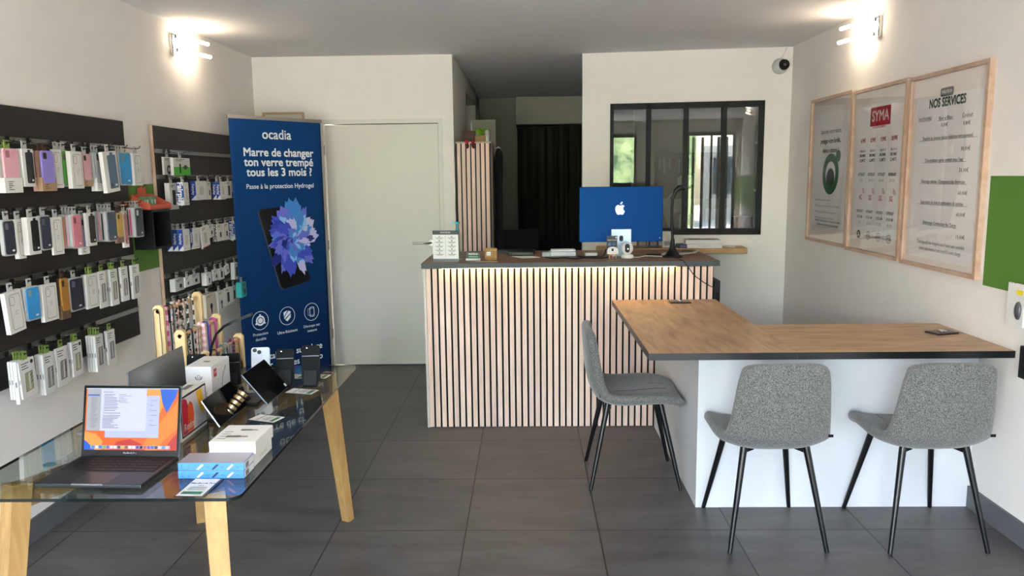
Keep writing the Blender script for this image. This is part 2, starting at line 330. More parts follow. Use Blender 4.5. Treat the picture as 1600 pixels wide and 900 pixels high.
# outside
struct('ground_outside', MB().box(-30, 30, -30, YF-.1, -.2, -.06), mat('#c4c1ba', .9, var=.08, scale=2, name='pavement'), label='pale pavement outside the shopfront')
def foliage():
    m = D.materials.new('leafy_bank'); m.use_nodes = True; t = m.node_tree; b = t.nodes['Principled BSDF']
    tc = t.nodes.new('ShaderNodeTexCoord'); n = t.nodes.new('ShaderNodeTexNoise'); n.inputs['Scale'].default_value = 3.5; n.inputs['Detail'].default_value = 9; n.inputs['Roughness'].default_value = .7
    r = t.nodes.new('ShaderNodeValToRGB'); r.color_ramp.elements[0].position = .38; r.color_ramp.elements[1].position = .62
    r.color_ramp.elements[0].color = lin('#566b38')+(1,); r.color_ramp.elements[1].color = lin('#b4c98a')+(1,)
    t.links.new(tc.outputs['Object'], n.inputs[0]); t.links.new(n.outputs[0], r.inputs[0]); t.links.new(r.outputs[0], b.inputs['Base Color']); b.inputs['Roughness'].default_value = .9
    return m
LEAF = foliage()
def bank(name, x0, x1, y0, y1, h, label):
    mb = MB(); nx, ny = 50, 24; vs = []; random.seed(3)
    for j in range(ny+1):
        for i in range(nx+1):
            x = x0+(x1-x0)*i/nx; y = y0+(y1-y0)*j/ny; z = -.2+h*j/ny
            vs.append((x, y, z+.5*noise.noise(Vector((x*1.1, y*1.1, 0)))+.25*noise.noise(Vector((x*3, y*3, 4)))))
    mb.add(vs, [(j*(nx+1)+i, j*(nx+1)+i+1, (j+1)*(nx+1)+i+1, (j+1)*(nx+1)+i) for j in range(ny) for i in range(nx)], 0, True)
    o = mb.build(name, LEAF); o['kind'] = 'structure'; o['label'] = label; return o
bank('ground_bank', -6, 10, 11.5, 19, 6.5, 'sunlit green bank seen through the back room window')
bank('ground_bank_front', 1.2, -5.5, -12, -16.5, 3.4, 'green bank across the street')
fa = struct('building_outside', MB().box(-16, -5.7, -16.4, -16, -.1, 3.0).box(1.4, 14, -16.4, -16, -.1, 2.6), mat('#cfc6b8', .8, var=.05, scale=3, name='facade_render'), label='pale building across the street')
mb = MB()
for q in range(1, 6): mb.box(q*2.2-.4, q*2.2+.4, -16, -15.95, .9, 2.2)
mb.build('facade_windows', mat('#3c4248', .3), fa)

# ------------------------------------------------------------------ reception counter
CY = 4.715
c = MB().box(-.64, 1.155, CY+.04, 5.42, 0, 1.028).build('reception_counter', mat('#c9c2ba', .6, name='counter_body'))
tag(c, 'reception counter faced with vertical pale timber slats and lit from above', 'counter')
mb = MB().box(-.634, 1.155, CY+.032, CY+.040, 0, 1.024); mb.build('felt_backing', mat('#0c0b0b', .95, name='black_felt'), c)
mb = MB(); n = 45
for i in range(n):
    x = -.632+i*.03985; mb.box(x, x+.0275, CY+.020, CY+.032, 0.003, 1.024)
mb.build('slat_panel', SLATW, c)
MB().box(-.648, -.634, CY+.018, 5.42, 0, 1.028).build('side_panel', mat('#cfc5ba', .5, name='pale_side_panel'), c)
mb = MB().box(-.655, 1.182, CY-.008, 5.49, 1.030, 1.060, 0)
mb.box(-.656, 1.183, CY-.0095, CY-.008, 1.0295, 1.0605, 1).box(-.6575, -.655, CY-.009, 5.49, 1.0295, 1.0605, 1).box(1.182, 1.1845, CY-.009, 5.49, 1.0295, 1.0605, 1)
mb.build('countertop', [CNTW, mat('#474b4e', .5, var=.05, spec=.3, name='grey_edge_band')], c)
MB().box(-.53, .92, CY-.006, CY+.012, 1.0285, 1.0299).build('led_strip', mat('#ffd98c', .5, emit=5, name='warm_led'), c)

# ------------------------------------------------------------------ bar table in L shape
b = empty('bar_table', (1.3, 3.6, 0)); tag(b, 'L-shaped bar table with oak top on a white plinth joining the counter', 'table')
ox, oy = -1.3, -3.6
def B(x0, x1, y0, y1, z0, z1, m=0, mb=None): return (mb or MB()).box(x0+ox, x1+ox, y0+oy, y1+oy, z0, z1, m)
mb = B(.527, 1.165, 3.262, 4.722, .790, .820); B(.5255, 1.165, 3.2605, 3.262, .7895, .8205, 1, mb); B(.525, .527, 3.262, 4.722, .7895, .8205, 1, mb)
mb.build('long_top', [OAKT2, BANDG], b)
mb = B(1.166, 2.095, 3.262, 3.895, .790, .820); B(1.166, 2.095, 3.2605, 3.262, .7895, .8205, 1, mb)
mb.build('short_top', [OAKT, mat('#0c1113', .35, name='black_edge_band')], b)
mb = B(.80, 1.10, 3.52, 4.722, 0, .789); B(1.10, 2.098, 3.52, 3.66, 0, .789, 0, mb)
mb.build('plinth', mat('#cfd1d3', .55, var=.01, name='white_plinth_paint'), b)
t = MB().box(-.022, .022, -.03, .03, 0, .006).build('payment_pad', BLACK)
# ------------------------------------------------------------------ small black coaster-like trays
D.objects.remove(t)
def tray(x, y, rz, label):
    o = MB().bbox(-.062, .062, -.042, .042, .0, .008, .003).build('card_tray', mat('#1d1816', .3, name='dark_brown_gloss'), None, (x, y, .8205), rz)
    tag(o, label, 'tray', 'small dark trays on the bar table')
    m = MB(); m.box(-.058, .058, -.038, .038, .0082, .0088); m.build('card', mat('#5f5049', .4, name='printed_card'), o)
    m = MB().lathe([(.018, .009), (.022, .013), (.014, .016)], seg=20); m.build('token', CHROME, o)
tray(.925, 4.61, R(-4), 'small dark tray with card at the counter end of the bar table')
tray(1.985, 3.645, R(18), 'small dark tray with metal token near the right wall on the bar table')

# ------------------------------------------------------------------ chairs
FAB = fabric_mat(); LEGM = mat('#08080a', .32, name='black_chair_metal')
PROF = [(.014, .826, .174), (.016, .79, .181), (.019, .73, .190), (.024, .66, .197), (.031, .59, .204), (.044, .53, .211), (.066, .478, .219), (.104, .450, .228), (.16, .440, .234), (.23, .440, .237), (.30, .446, .236), (.37, .453, .234), (.43, .453, .226), (.475, .443, .212), (.498, .426, .194)]
def chair(name, loc, rz, label):
    root = empty(name, loc, rz); tag(root, label, 'chair', 'grey fabric chairs at the bar table')
    import bmesh
    nv = 14; vs = []
    pts = PROF; N = len(pts)
    for i, (d, z, hw) in enumerate(pts):
        a = pts[max(i-1, 0)]; c2 = pts[min(i+1, N-1)]; tg = Vector((0, c2[0]-a[0], c2[1]-a[1])).normalized(); nr = Vector((0, -tg.z, tg.y))
        if nr.y < 0 and i < 3: nr = -nr
        nr = Vector((0, abs(tg.z), tg.y)) if True else nr     # towards the sitter
        for k in range(nv+1):
            v = -1+2*k/nv
            cc = .035*math.sin(min(1, i/6)*math.pi/2)*(1 if i < 10 else max(0, 1-(i-10)/4))+.012
            x = hw*v
            if i == 0: pull = -.022*abs(v)**5
            elif i == 1: pull = -.006*abs(v)**6
            elif i == N-1: pull = .02*abs(v)**4
            else: pull = 0
            p = Vector((x, d, z))+nr*(cc*abs(v)**3)
            if i <= 1: p += Vector((0, 0, pull))
            if i == N-1: p.y -= pull
            vs.append(p)
    fs = [(i*(nv+1)+k, i*(nv+1)+k+1, (i+1)*(nv+1)+k+1, (i+1)*(nv+1)+k) for i in range(N-1) for k in range(nv)]
    def cut(i0, i1, nm):
        mb = MB(); mb.add(vs, fs, 0, True); o = mb.build(nm, FAB, root, (0, -.255, 0))
        md = o.modifiers.new('thick', 'SOLIDIFY'); md.thickness = .046; md.offset = 0; md.use_rim = True
        s = o.modifiers.new('round', 'SUBSURF'); s.levels = 2; s.render_levels = 2; return o
    o = cut(0, N, 'upholstered_shell')
    # quilted seams on the seat
    mb = MB()
    for x in (-.1, 0, .1):
        mb.tube([(x, d-.255, z+.0245+.012*abs(x/.236)**3) for d, z, h in PROF[8:13]], .0015, 5)
    mb.build('seat_seam', mat('#5a5a58', .95, name='seam_thread'), root)
    mb = MB()
    mb.bar((-.13, -.115, .431), (.13, -.115, .431), .03, .006).bar((-.13, .12, .426), (.13, .12, .426), .03, .006).bar((-.11, -.115, .428), (-.11, .12, .428), .022, .006).bar((.11, -.115, .428), (.11, .12, .428), .022, .006)
    for sx in (-1, 1): mb.add([(sx*.13, -.138, .445), (sx*.085, -.13, .423), (sx*.13, -.13, .405), (sx*.13, -.118, .445), (sx*.085, -.12, .423), (sx*.13, -.12, .405)], [(0, 1, 2), (5, 4, 3), (0, 3, 4, 1), (1, 4, 5, 2), (2, 5, 3, 0)])
    mb.build('under_frame', LEGM, root)
    for sx in (-1, 1):
        for (ty, fy) in ((-.135, -.228), (.125, .228)):
            mb = MB().tube([(sx*.13, ty, .452), (sx*.205, fy, .002)], [.0155, .0095], 12); mb.build('leg', LEGM, root)
    MB().box(.205, .226, -.186, -.183, .492, .504).build('maker_tag', BLACK, root)
    return root
chair('dining_chair', (1.045, 3.290, 0), R(1), 'grey fabric chair seen from behind, middle of the three, before the white plinth')
chair('dining_chair', (1.712, 3.283, 0), R(1), 'grey fabric chair seen from behind, nearest the right wall')
chair('dining_chair', (.545, 3.928, 0), R(-91), 'grey fabric chair seen side-on in front of the slatted counter')

# ------------------------------------------------------------------ wall lamps
TUBE = mat('#ffe8cc', .5, emit=6, name='warm_lamp_tube')
def wall_lamp(x, s, y, z, label):
    r = empty('wall_lamp', (x, y, z)); tag(r, label, 'lamp', 'three-bar wall lamps')
    MB().bbox(min(0, s*.025), max(0, s*.025), -.035, .035, -.065, .065, .006).build('back_plate', CHROME, r)
    for dz, y0, y1 in ((.045, .0, .30), (.010, -.04, .17), (-.035, .01, .32)):
        a, q = Vector((s*.045, y0, dz)), Vector((s*(.045+.22*(y1-y0)), y1, dz))
        MB().tube([a, q], .011, 12).build('light_tube', TUBE, r)
        MB().bar((s*.02, y0+.015, dz), (s*.05, y0+.015, dz), .012, .02).build('bracket', CHROME, r)
wall_lamp(XL, 1, 4.94, 2.438, 'lit three-bar lamp high on the left wall above the panels')
wall_lamp(XR, -1, 4.75, 2.438, 'lit three-bar lamp high on the right wall above the framed posters')

wall_lamp(XL, 1, 1.75, 2.438, 'lit three-bar lamp on the left wall beside the viewer, outside the photo')
wall_lamp(XR, -1, 1.55, 2.438, 'lit three-bar lamp on the right wall beside the viewer, outside the photo')
# ------------------------------------------------------------------ posters on the right wall
ACRY = thin_glass((.995, .995, .99), 'acrylic_glazing', wave=.22, gloss=1.2)
def poster(y0, y1, z0, z1, label):
    w_ = y1-y0; h_ = z1-z0
    r = empty('framed_poster', (XR, (y0+y1)/2, z0), R(-90)); tag(r, label, 'poster', 'framed posters on the right wall')
    mb = MB(); t_ = .020; dp = .028
    for (a, b_, c_, d_) in ((-w_/2, -w_/2+t_, 0, h_), (w_/2-t_, w_/2, 0, h_), (-w_/2+t_, w_/2-t_, 0, t_), (-w_/2+t_, w_/2-t_, h_-t_, h_)): mb.box(a, b_, -dp, 0, c_, d_)
    mb.build('frame', FRW, r)
    MB().box(-w_/2+t_, w_/2-t_, -.008, -.003, t_, h_-t_).build('mount_board', mat('#efe4da', .7, var=.01, name='mount_board'), r)
    MB().box(-w_/2+t_, w_/2-t_, -.020, -.018, t_, h_-t_).build('glazing', ACRY, r)
    yc = (y0+y1)/2
    def wp(px, py): p = at(px, py, x=XR-.012); return yc-p.y, p.z-z0
    return r, wp, w_, h_
INKB = mat('#141414', .6, name='poster_ink'); RED = mat('#b3122f', .55, name='crimson_ink'); DGREEN = mat('#2c4a35', .6, name='dark_green_ink'); PAPER = mat('#f3efed', .7, var=.01, name='poster_paper')
# right one: price list
r, wp, w_, h_ = poster(3.565, 4.290, 1.087, 2.087, 'large framed price list headed NOS SERVICES, right of the three posters')
mb = MB().plate(rect(-.30, .30, .05, .88), -.0085, .0008); mb.build('sheet', PAPER, r)
mb = MB()
def T(s, px, py, size, m=0, al='CENTER', bold=.012, ul=False, ws=1.0, sh=0):
    x, z = wp(px, py); mb.text(s, size, x, z, -.0098, al, m, bold, ws, shear=sh)
    if ul:
        L = len(s)*size*.245*ws; mb.add([(x-L, -.0098, z-size*.42), (x+L, -.0098, z-size*.42), (x+L, -.0098, z-size*.37), (x-L, -.0098, z-size*.37)], [(0, 1, 2, 3)], m)
x, z = wp(1479, 143); mb.plate(rrect(.12, .042, .012, 4, x, z), -.0093, .0004, 2); mb.text('PRIXTECH', .020, x, z, -.0099, m=3, bold=.02)
T('NOS SERVICES', 1479, 159, .062, 1, bold=.03, ws=.85); mb.build('heading', [INKB, DGREEN, mat('#4a4b4d', .5, name='badge_grey'), WHITE], r); mb = MB()
T('PHOTOCOPIES', 1445, 187, .026, ul=True, ws=.75); T('Noir et Blanc', 1477, 184, .028, ul=True, ws=.85); T('Couleur', 1511, 179, .028, ul=True)
T('0,50€', 1475, 195, .026); T('0,80€', 1510, 192, .026)
for s, px, py, p, qx, qy in (('Transfert de données (ancien téléphone vers nouveaux)', 1478, 214, '30,00€', 1508, 232), ('Désoxydation après contact avec l\'eau', 1473, 250, '50,00€', 1505, 266), ('Nettoyage interne - Changement pâte thermique', 1471, 284, '60,00€', 1503, 302), ('Suppression de virus et optimisation du système', 1469, 317, '60,00€', 1500, 336), ('Nettoyage Connecteur de Charge', 1466, 350, '10,00€', 1499, 371)):
    T(s, px, py, .0285, ul=True, ws=.72 if len(s) > 40 else .80); T(p, qx, qy, .028)
T('Tout appareil non récupéré sous 3 mois sera considéré', 1467, 382, .0275, bold=.012, ws=.72); T('comme abandonné et sera recyclé à notre charge.', 1466, 392, .0275, bold=.012, ws=.72)
mb.build('printed_text', [INKB, DGREEN, mat('#4a4b4d', .5, name='badge_grey'), WHITE], r)
# middle one: phone plans
r, wp, w_, h_ = poster(4.318, 5.028, 1.092, 2.094, 'framed red and black poster of phone plans, middle of the three posters')
MB().plate(rect(-.29, .29, .12, .90), -.0085, .0008).build('sheet', PAPER, r)
mb = MB(); x, z = wp(1375, 181); mb.plate(rect(x-.13, x+.13, z-.055, z+.055), -.0093, .0004, 1)
mb.text('SYMA', .088, x, z, -.0100, m=2, bold=.016, wscale=1.0); mb.build('red_logo', [INKB, RED, WHITE, WHITE], r); mb = MB()
T('SANS ENGAGEMENT', 1373, 198, .022, 1, ws=.85)
cols = (1346, 1358, 1373, 1391); 
for k, (pr, a, g4, c_) in enumerate((('4,99€', '5 GO', '4G', '5 GO'), ('8,99€', '100 GO', '5G', '15 GO'), ('9,99€', '100 GO', '5G', '20 GO'), ('18,99€', '250 GO', '5G', '35 GO'))):
    cx = -.20+.135*k; base = wp(1393, 216)[1]
    def TT(s, z, size, m=0, bold=0, ws=.8): mb.text(s, size, cx, z, -.0098, 'CENTER', m, bold, ws)
    TT(pr, base-.0, .036, 1, .02); TT('Appels et', base-.06, .024, 0, .01); TT('SMS/MMS', base-.09, .026, 0, .02); TT('ILLIMITÉ', base-.12, .026, 0, .02)
    TT('INTERNET', base-.205, .026, 0, .02); TT(a, base-.24, .026); TT(g4, base-.345, .042, 1, .02)
    for q in (1, 2, 3): ring(mb, cx+.02, base-.32, .010*q, .010*q+.004, -.0098, 1, 8, 0, 90)
    TT('INTERNET', base-.43, .024, 0, .02); TT('EU/DOM', base-.465, .026, 0, .02); TT(c_, base-.50, .026)
    if k == 0: mb.plate(circ(cx, base-.575, .026), -.0093, .0004, 0); mb.text('X', .036, cx, base-.575, -.0099, m=2, bold=.04)
    else:
        ring(mb, cx, base-.575, .022, .026, -.0098, 0, 20); ring(mb, cx, base-.575, .009, .012, -.0098, 0, 16)
        mb.plate(rect(cx-.024, cx+.024, base-.577, base-.573), -.0093, .0004, 0)
    if k: mb.plate(rect(cx-.069, cx-.0675, base-.60, base+.02), -.0090, .0003, 3)
T('APPELS ILLIMITÉS ET INTERNET - VOIR DÉTAILS EN BOUTIQUE', 1370, 372, .016, ws=.8)
mb.build('printed_text', [INKB, RED, WHITE, mat('#b9b3b0', .6, name='pale_rule')], r)
# left one: home camera advert
r, wp, w_, h_ = poster(5.036, 5.745, 1.100, 2.108, 'framed poster with green ring camera picture, leftmost of the three posters')
MB().plate(rect(-.29, .29, .12, .90), -.0085, .0008).build('sheet', PAPER, r)
mb = MB()
for k, s in enumerate(('Sécurisez votre maison,', 'protégez votre famille...', 'même à distance !')): mb.text(s, .044, .0, .77-.065*k, -.0098, bold=.01 if k < 1 else .03, wscale=.85)
mb.build('headline', [INKB], r); mb = MB(); ring(mb, .02, .48, .085, .14, -.0098, 1, 32); mb.plate(circ(.14, .60, .04), -.0090, .0004, 1); mb.plate(circ(.02, .45, .07), -.0090, .0004, 3)
mb.build('ring_picture', [INKB, mat('#2f6b4a', .6, name='ring_green'), WHITE, mat('#23302a', .6, name='lens_print')], r); mb = MB()
for k, s in enumerate(('Installation rapide et simple', 'Application compatible avec tous les mobiles', 'Enregistrement et alertes en temps réel', 'Aucun abonnement mensuel requis')):
    mb.text(s, .022, -.20, .30-.042*k, -.0098, 'LEFT'); mb.plate(circ(-.22, .30-.042*k, .006), -.0090, .0004, 0)
mb.text('Vente de caméras, alarmes et pose par nos soins,', .025, 0, .155, -.0098, bold=.02, wscale=.9); mb.text('demandez votre devis gratuit en boutique', .025, 0, .128, -.0098, bold=.02, wscale=.9)
mb.build('printed_text', [INKB, mat('#2f6b4a', .6, name='ring_green'), WHITE, mat('#23302a', .6, name='lens_print')], r)

# ------------------------------------------------------------------ roll-up banner
BP = Vector((-2.072, 5.402, 0)); BA = math.atan2(.628, .472); BW = .786
r = empty('rollup_banner', BP, BA); tag(r, 'tall blue roll-up banner with a phone and flower, left of the white door', 'banner')
bn = Vector((math.sin(BA), -math.cos(BA), 0)); bu = Vector((math.cos(BA), math.sin(BA), 0))
def bpt(px, py): p = atp(px, py, BP+bn*.012, bn); return (p-BP).dot(bu), p.z
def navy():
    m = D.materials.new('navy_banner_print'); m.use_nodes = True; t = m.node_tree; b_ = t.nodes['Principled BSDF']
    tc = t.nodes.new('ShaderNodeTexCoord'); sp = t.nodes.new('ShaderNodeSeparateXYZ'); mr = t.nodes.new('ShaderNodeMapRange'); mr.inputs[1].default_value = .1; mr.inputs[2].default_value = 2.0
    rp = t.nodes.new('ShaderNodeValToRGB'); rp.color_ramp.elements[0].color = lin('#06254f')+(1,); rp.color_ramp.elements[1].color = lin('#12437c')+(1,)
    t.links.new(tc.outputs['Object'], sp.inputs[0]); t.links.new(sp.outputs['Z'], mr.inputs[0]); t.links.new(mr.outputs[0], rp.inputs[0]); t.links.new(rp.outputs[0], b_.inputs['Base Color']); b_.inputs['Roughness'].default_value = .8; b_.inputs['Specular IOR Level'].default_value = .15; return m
mb = MB(); n = 24; vs = []
for j in range(2):
    for i in range(n+1): vs.append((BW*i/n, -.010+.003*math.sin(i*.9), (.10, 2.02)[j]))
k = len(vs); vs += [(x, y+.004, z) for x, y, z in vs]
mb.add(vs, [(i, i+1, n+2+i, n+1+i) for i in range(n)]+[(k+n+1+i, k+n+2+i, k+i+1, k+i) for i in range(n)]+[(0, n+1, k+n+1, k), (n, k+n, k+2*n+1, 2*n+1)], 0, True)
mb.build('printed_sheet', navy(), r)
MB().box(-.01, BW+.01, -.016, .006, 2.015, 2.04).build('top_rail', ALU, r)
MB().box(-.01, BW+.01, -.07, .07, .0, .10).build('base_cassette', ALU, r)
MB().tube([(BW/2, .03, .09), (BW/2, .03, 2.02)], .009).build('support_pole', ALU, r)
mb = MB(); YT = -.0150
def BT(s, px, py, size, bold=0, al='CENTER', ws=1., m=0):
    u, z = bpt(px, py); mb.text(s, size, u, z, YT, al, m, bold, ws); return u, z
ub, zb = bpt(432, 211); MB().text('ocadia', .098, ub, zb, YT, bold=.012).build('logo', mat('#e9eef2', .6, name='white_print'), r)
uc = BW/2+.005
for s, py in (('Marre de changer', 239), ('ton verre trempé', 254), ('tous les 3 mois ?', 269.5)):
    mb.text(s, .082, uc, bpt(432, py)[1], YT, bold=.022, wscale=1.03)
mb.build('headline', mat('#e9eef2', .6, name='white_print'), r); mb = MB()
mb.text('Passe à la protection Hydrogel', .0485, uc, bpt(434, 291)[1], YT, bold=.008, wscale=.98)
mb.build('subtitle', mat('#e9eef2', .6, name='white_print'), r); mb = MB()
WP = mat('#e9eef2', .6, name='white_print')
def icon(px, py):
    u, z = bpt(px, py); m_ = MB(); ring(m_, u, z, .066, .070, YT, 0, 32); return m_, u, z
mb, u, z = icon(406.5, 501); ring(mb, u, z, .026, .038, YT, 0, 24); mb.plate(circ(u, z, .020), YT+.0005, .0004)
for a in (90, 210, 330): q = Vector((u+.042*math.cos(R(a)), z+.042*math.sin(R(a)))); mb.plate(circ(q.x, q.y, .007), YT+.0005, .0004)
mb.build('protection_icon', WP, r); mb, u, z = icon(448.5, 493.5)
mb.plate([(u-.032, z+.03), (u, z+.042), (u+.004, z+.04), (u-.030, z-.004)], YT+.0005, .0004); mb.plate([(u+.012, z+.038), (u+.032, z+.03), (u+.032, z+.02), (u-.026, z-.022), (u-.029, z-.012)], YT+.0005, .0004); mb.plate([(u+.032, z+.012), (u+.030, z-.015), (u, z-.042), (u-.02, z-.028)], YT+.0005, .0004)
mb.build('shield_icon', WP, r); mb, u, z = icon(486.5, 487)
outline(mb, rrect(.040, .072, .008, 3, u+.004, z), .005, YT); outline(mb, rrect(.056, .050, .004, 2, u-.006, z), .002, YT)
mb.build('phone_icon', WP, r); mb = MB()
for s, s2, px, py in (('Protection', 'durable', 407, 522), ('Ultra-Résistant', '', 449, 518), ('Découpe sur', 'mesure', 487, 508.5)):
    u, z = bpt(px, py); mb.text(s, .030, u, z, YT, bold=.004)
    if s2: mb.text(s2, .030, u, z-.038, YT, bold=.004)
u, z = bpt(494.5, 540); mb.text('Installation sur place', .0685, .70, z-.004, YT, 'RIGHT', bold=.012); mb.text('5 minutes chrono', .0685, .70, z-.088, YT, 'RIGHT', bold=.012)
mb.build('printed_text', mat('#e9eef2', .6, name='white_print'), r)
# the phone picture, printed
mb = MB(); q = [bpt(*p) for p in ((403, 328), (446, 322), (486, 438), (440, 453))]
def quadfrac(a, b_): 
    t0 = Vector(q[0]).lerp(Vector(q[1]), a); t1 = Vector(q[3]).lerp(Vector(q[2]), a); return t0.lerp(t1, b_)
def rq(i):
    P = []
    for (ca, cb, sa) in ((.12, .06, 180), (.88, .06, 270), (.88, .94, 0), (.12, .94, 90)):
        for k in range(5): a = R(sa+22.5*k); P.append(tuple(quadfrac(ca+(.12-i)*math.cos(a), cb+(.06-i*.6)*math.sin(a))))
    return P
mb.plate([(a-.012, b_-.004) for a, b_ in rq(0)][::-1], -.0143, .0002, 1); mb.plate(rq(0)[::-1], -.0146, .0002, 0); mb.plate(rq(.03)[::-1], -.0149, .0002, 2)
random.seed(5); cen = Vector(bpt(457, 372)); PC = 3
for ringi, (rad, cnt) in enumerate(((.25, 30), (.20, 34), (.15, 30), (.10, 22), (.055, 14))):
    for k in range(cnt):
        a = 2*math.pi*k/cnt+random.uniform(-.1, .1); rr = rad*random.uniform(.62, 1.12)
        dr = Vector((math.cos(a), math.sin(a)*1.12)); pr = Vector((-dr.y, dr.x)); wdt = rad*random.uniform(.10, .24)
        pts = [cen, cen+dr*rr*.5-pr*wdt, cen+dr*rr*.80-pr*wdt*.9, cen+dr*rr*.86-pr*wdt*.5, cen+dr*rr, cen+dr*rr*.88+pr*wdt*.3, cen+dr*rr*.92+pr*wdt*.7, cen+dr*rr*.7+pr*wdt]
        lightness = .5+.5*math.cos(a-.9); ci = 3+min(6, max(0, int(random.gauss(3+lightness*2.2-(1 if a > 2.2 and a < 4 else 0), 1.5))))
        mb.add([(p.x, -.0152-.0002*ringi-.000004*k, p.y) for p in pts], [list(range(8))], ci)
mb.build('printed_picture', [mat('#0c0f16', .4), mat('#3b4656', .4), mat('#05070b', .3)]+[mat(c_, .6) for c_ in ('#16257a', '#2b3fb0', '#3f4fc4', '#6a6fd6', '#3f8ad6', '#8fc1ee', '#c9c4ee')], r)

# ------------------------------------------------------------------ wall panels with rails
def panel(name, y0, y1, z0, z1, m, rails, label, group=None):
    o = MB().box(0, .018, y0, y1, z0, z1, 0).build(name, [m], None, (XL+.0065, 0, 0)); tag(o, label, 'display panel', group)
    if m is PNL2: MB().box(0, .0185, y0-.004, y0, z0, z1).build('raw_edge', FRW, o)
    for z in rails:
        rr = MB().box(.018, .022, y0+.005, y1-.005, z-.012, z+.012).box(.022, .027, y0+.005, y1-.005, z-.012, z-.009).box(.022, .027, y0+.005, y1-.005, z+.009, z+.012).build('rail', ALU, o)
    return o
RZ1 = [1.768, 1.468, 1.173, .877]; RZ2 = [1.764, 1.612, 1.307, 1.014, .866]
pan1 = panel('slatwall_unit', 1.2, 4.222, .729, 1.912, SLATBOARD, RZ1, 'large black slatted panel of phone cases on the left wall')
pan2 = panel('slatwall_unit', 4.552, 5.80, .726, 1.912, PNL2, RZ2, 'narrower charcoal accessory panel on the left wall beside the banner')
ORD = ['first', 'second', 'third', 'fourth', 'fifth', 'sixth', 'seventh', 'eighth', 'ninth', 'tenth', 'eleventh', 'twelfth', 'thirteenth', 'fourteenth', 'fifteenth', 'sixteenth', 'seventeenth', 'eighteenth', 'nineteenth', 'twentieth', 'twenty-first', 'twenty-second', 'twenty-third', 'twenty-fourth', 'twenty-fifth', 'twenty-sixth', 'twenty-seventh', 'twenty-eighth', 'twenty-ninth', 'thirtieth']
CLEAR = thin_glass((.86, .87, .87), 'clear_plastic')
def case_shape(w_, h_, col, r, y=0, x=0, z=0, t_=.009, cam='#2a2320'):
    o = MB().prism(rrect(w_, h_, .012, 4, x, z), (0, y, 0), (1, 0, 0), (0, 0, 1), (0, -1, 0), t_, 0, True).build('phone_case', mat(col, .45, var=.06, scale=20), r)
    c_ = MB().prism(rrect(w_*.28, h_*.20, .006, 3, x-w_*.24, z+h_*.34), (0, y-t_, 0), (1, 0, 0), (0, 0, 1), (0, -1, 0), .0012, 0, True).build('camera_opening', mat(cam, .4), o)
    return o
def lines(mb, x, z, wd_, n, dz, m=0, y=0, h=.0022):
    for i in range(n):
        L = wd_*(1, .7, .85, .5)[i % 4]; mb.plate(rect(x, x+L, z-i*dz-h, z-i*dz), y, .0004, m)
def hook(root_rail_x, y, zr, xe, zt, parent):
    mb = MB().tube([(root_rail_x, y, zr), (xe-.01, y, zt), (xe+.012, y, zt+.002), (xe+.022, y, zt+.014)], .0022, 6).bar((root_rail_x-.002, y, zr), (root_rail_x+.004, y, zr), .022, .024)
    return mb.build('hook', DSTEEL, parent)
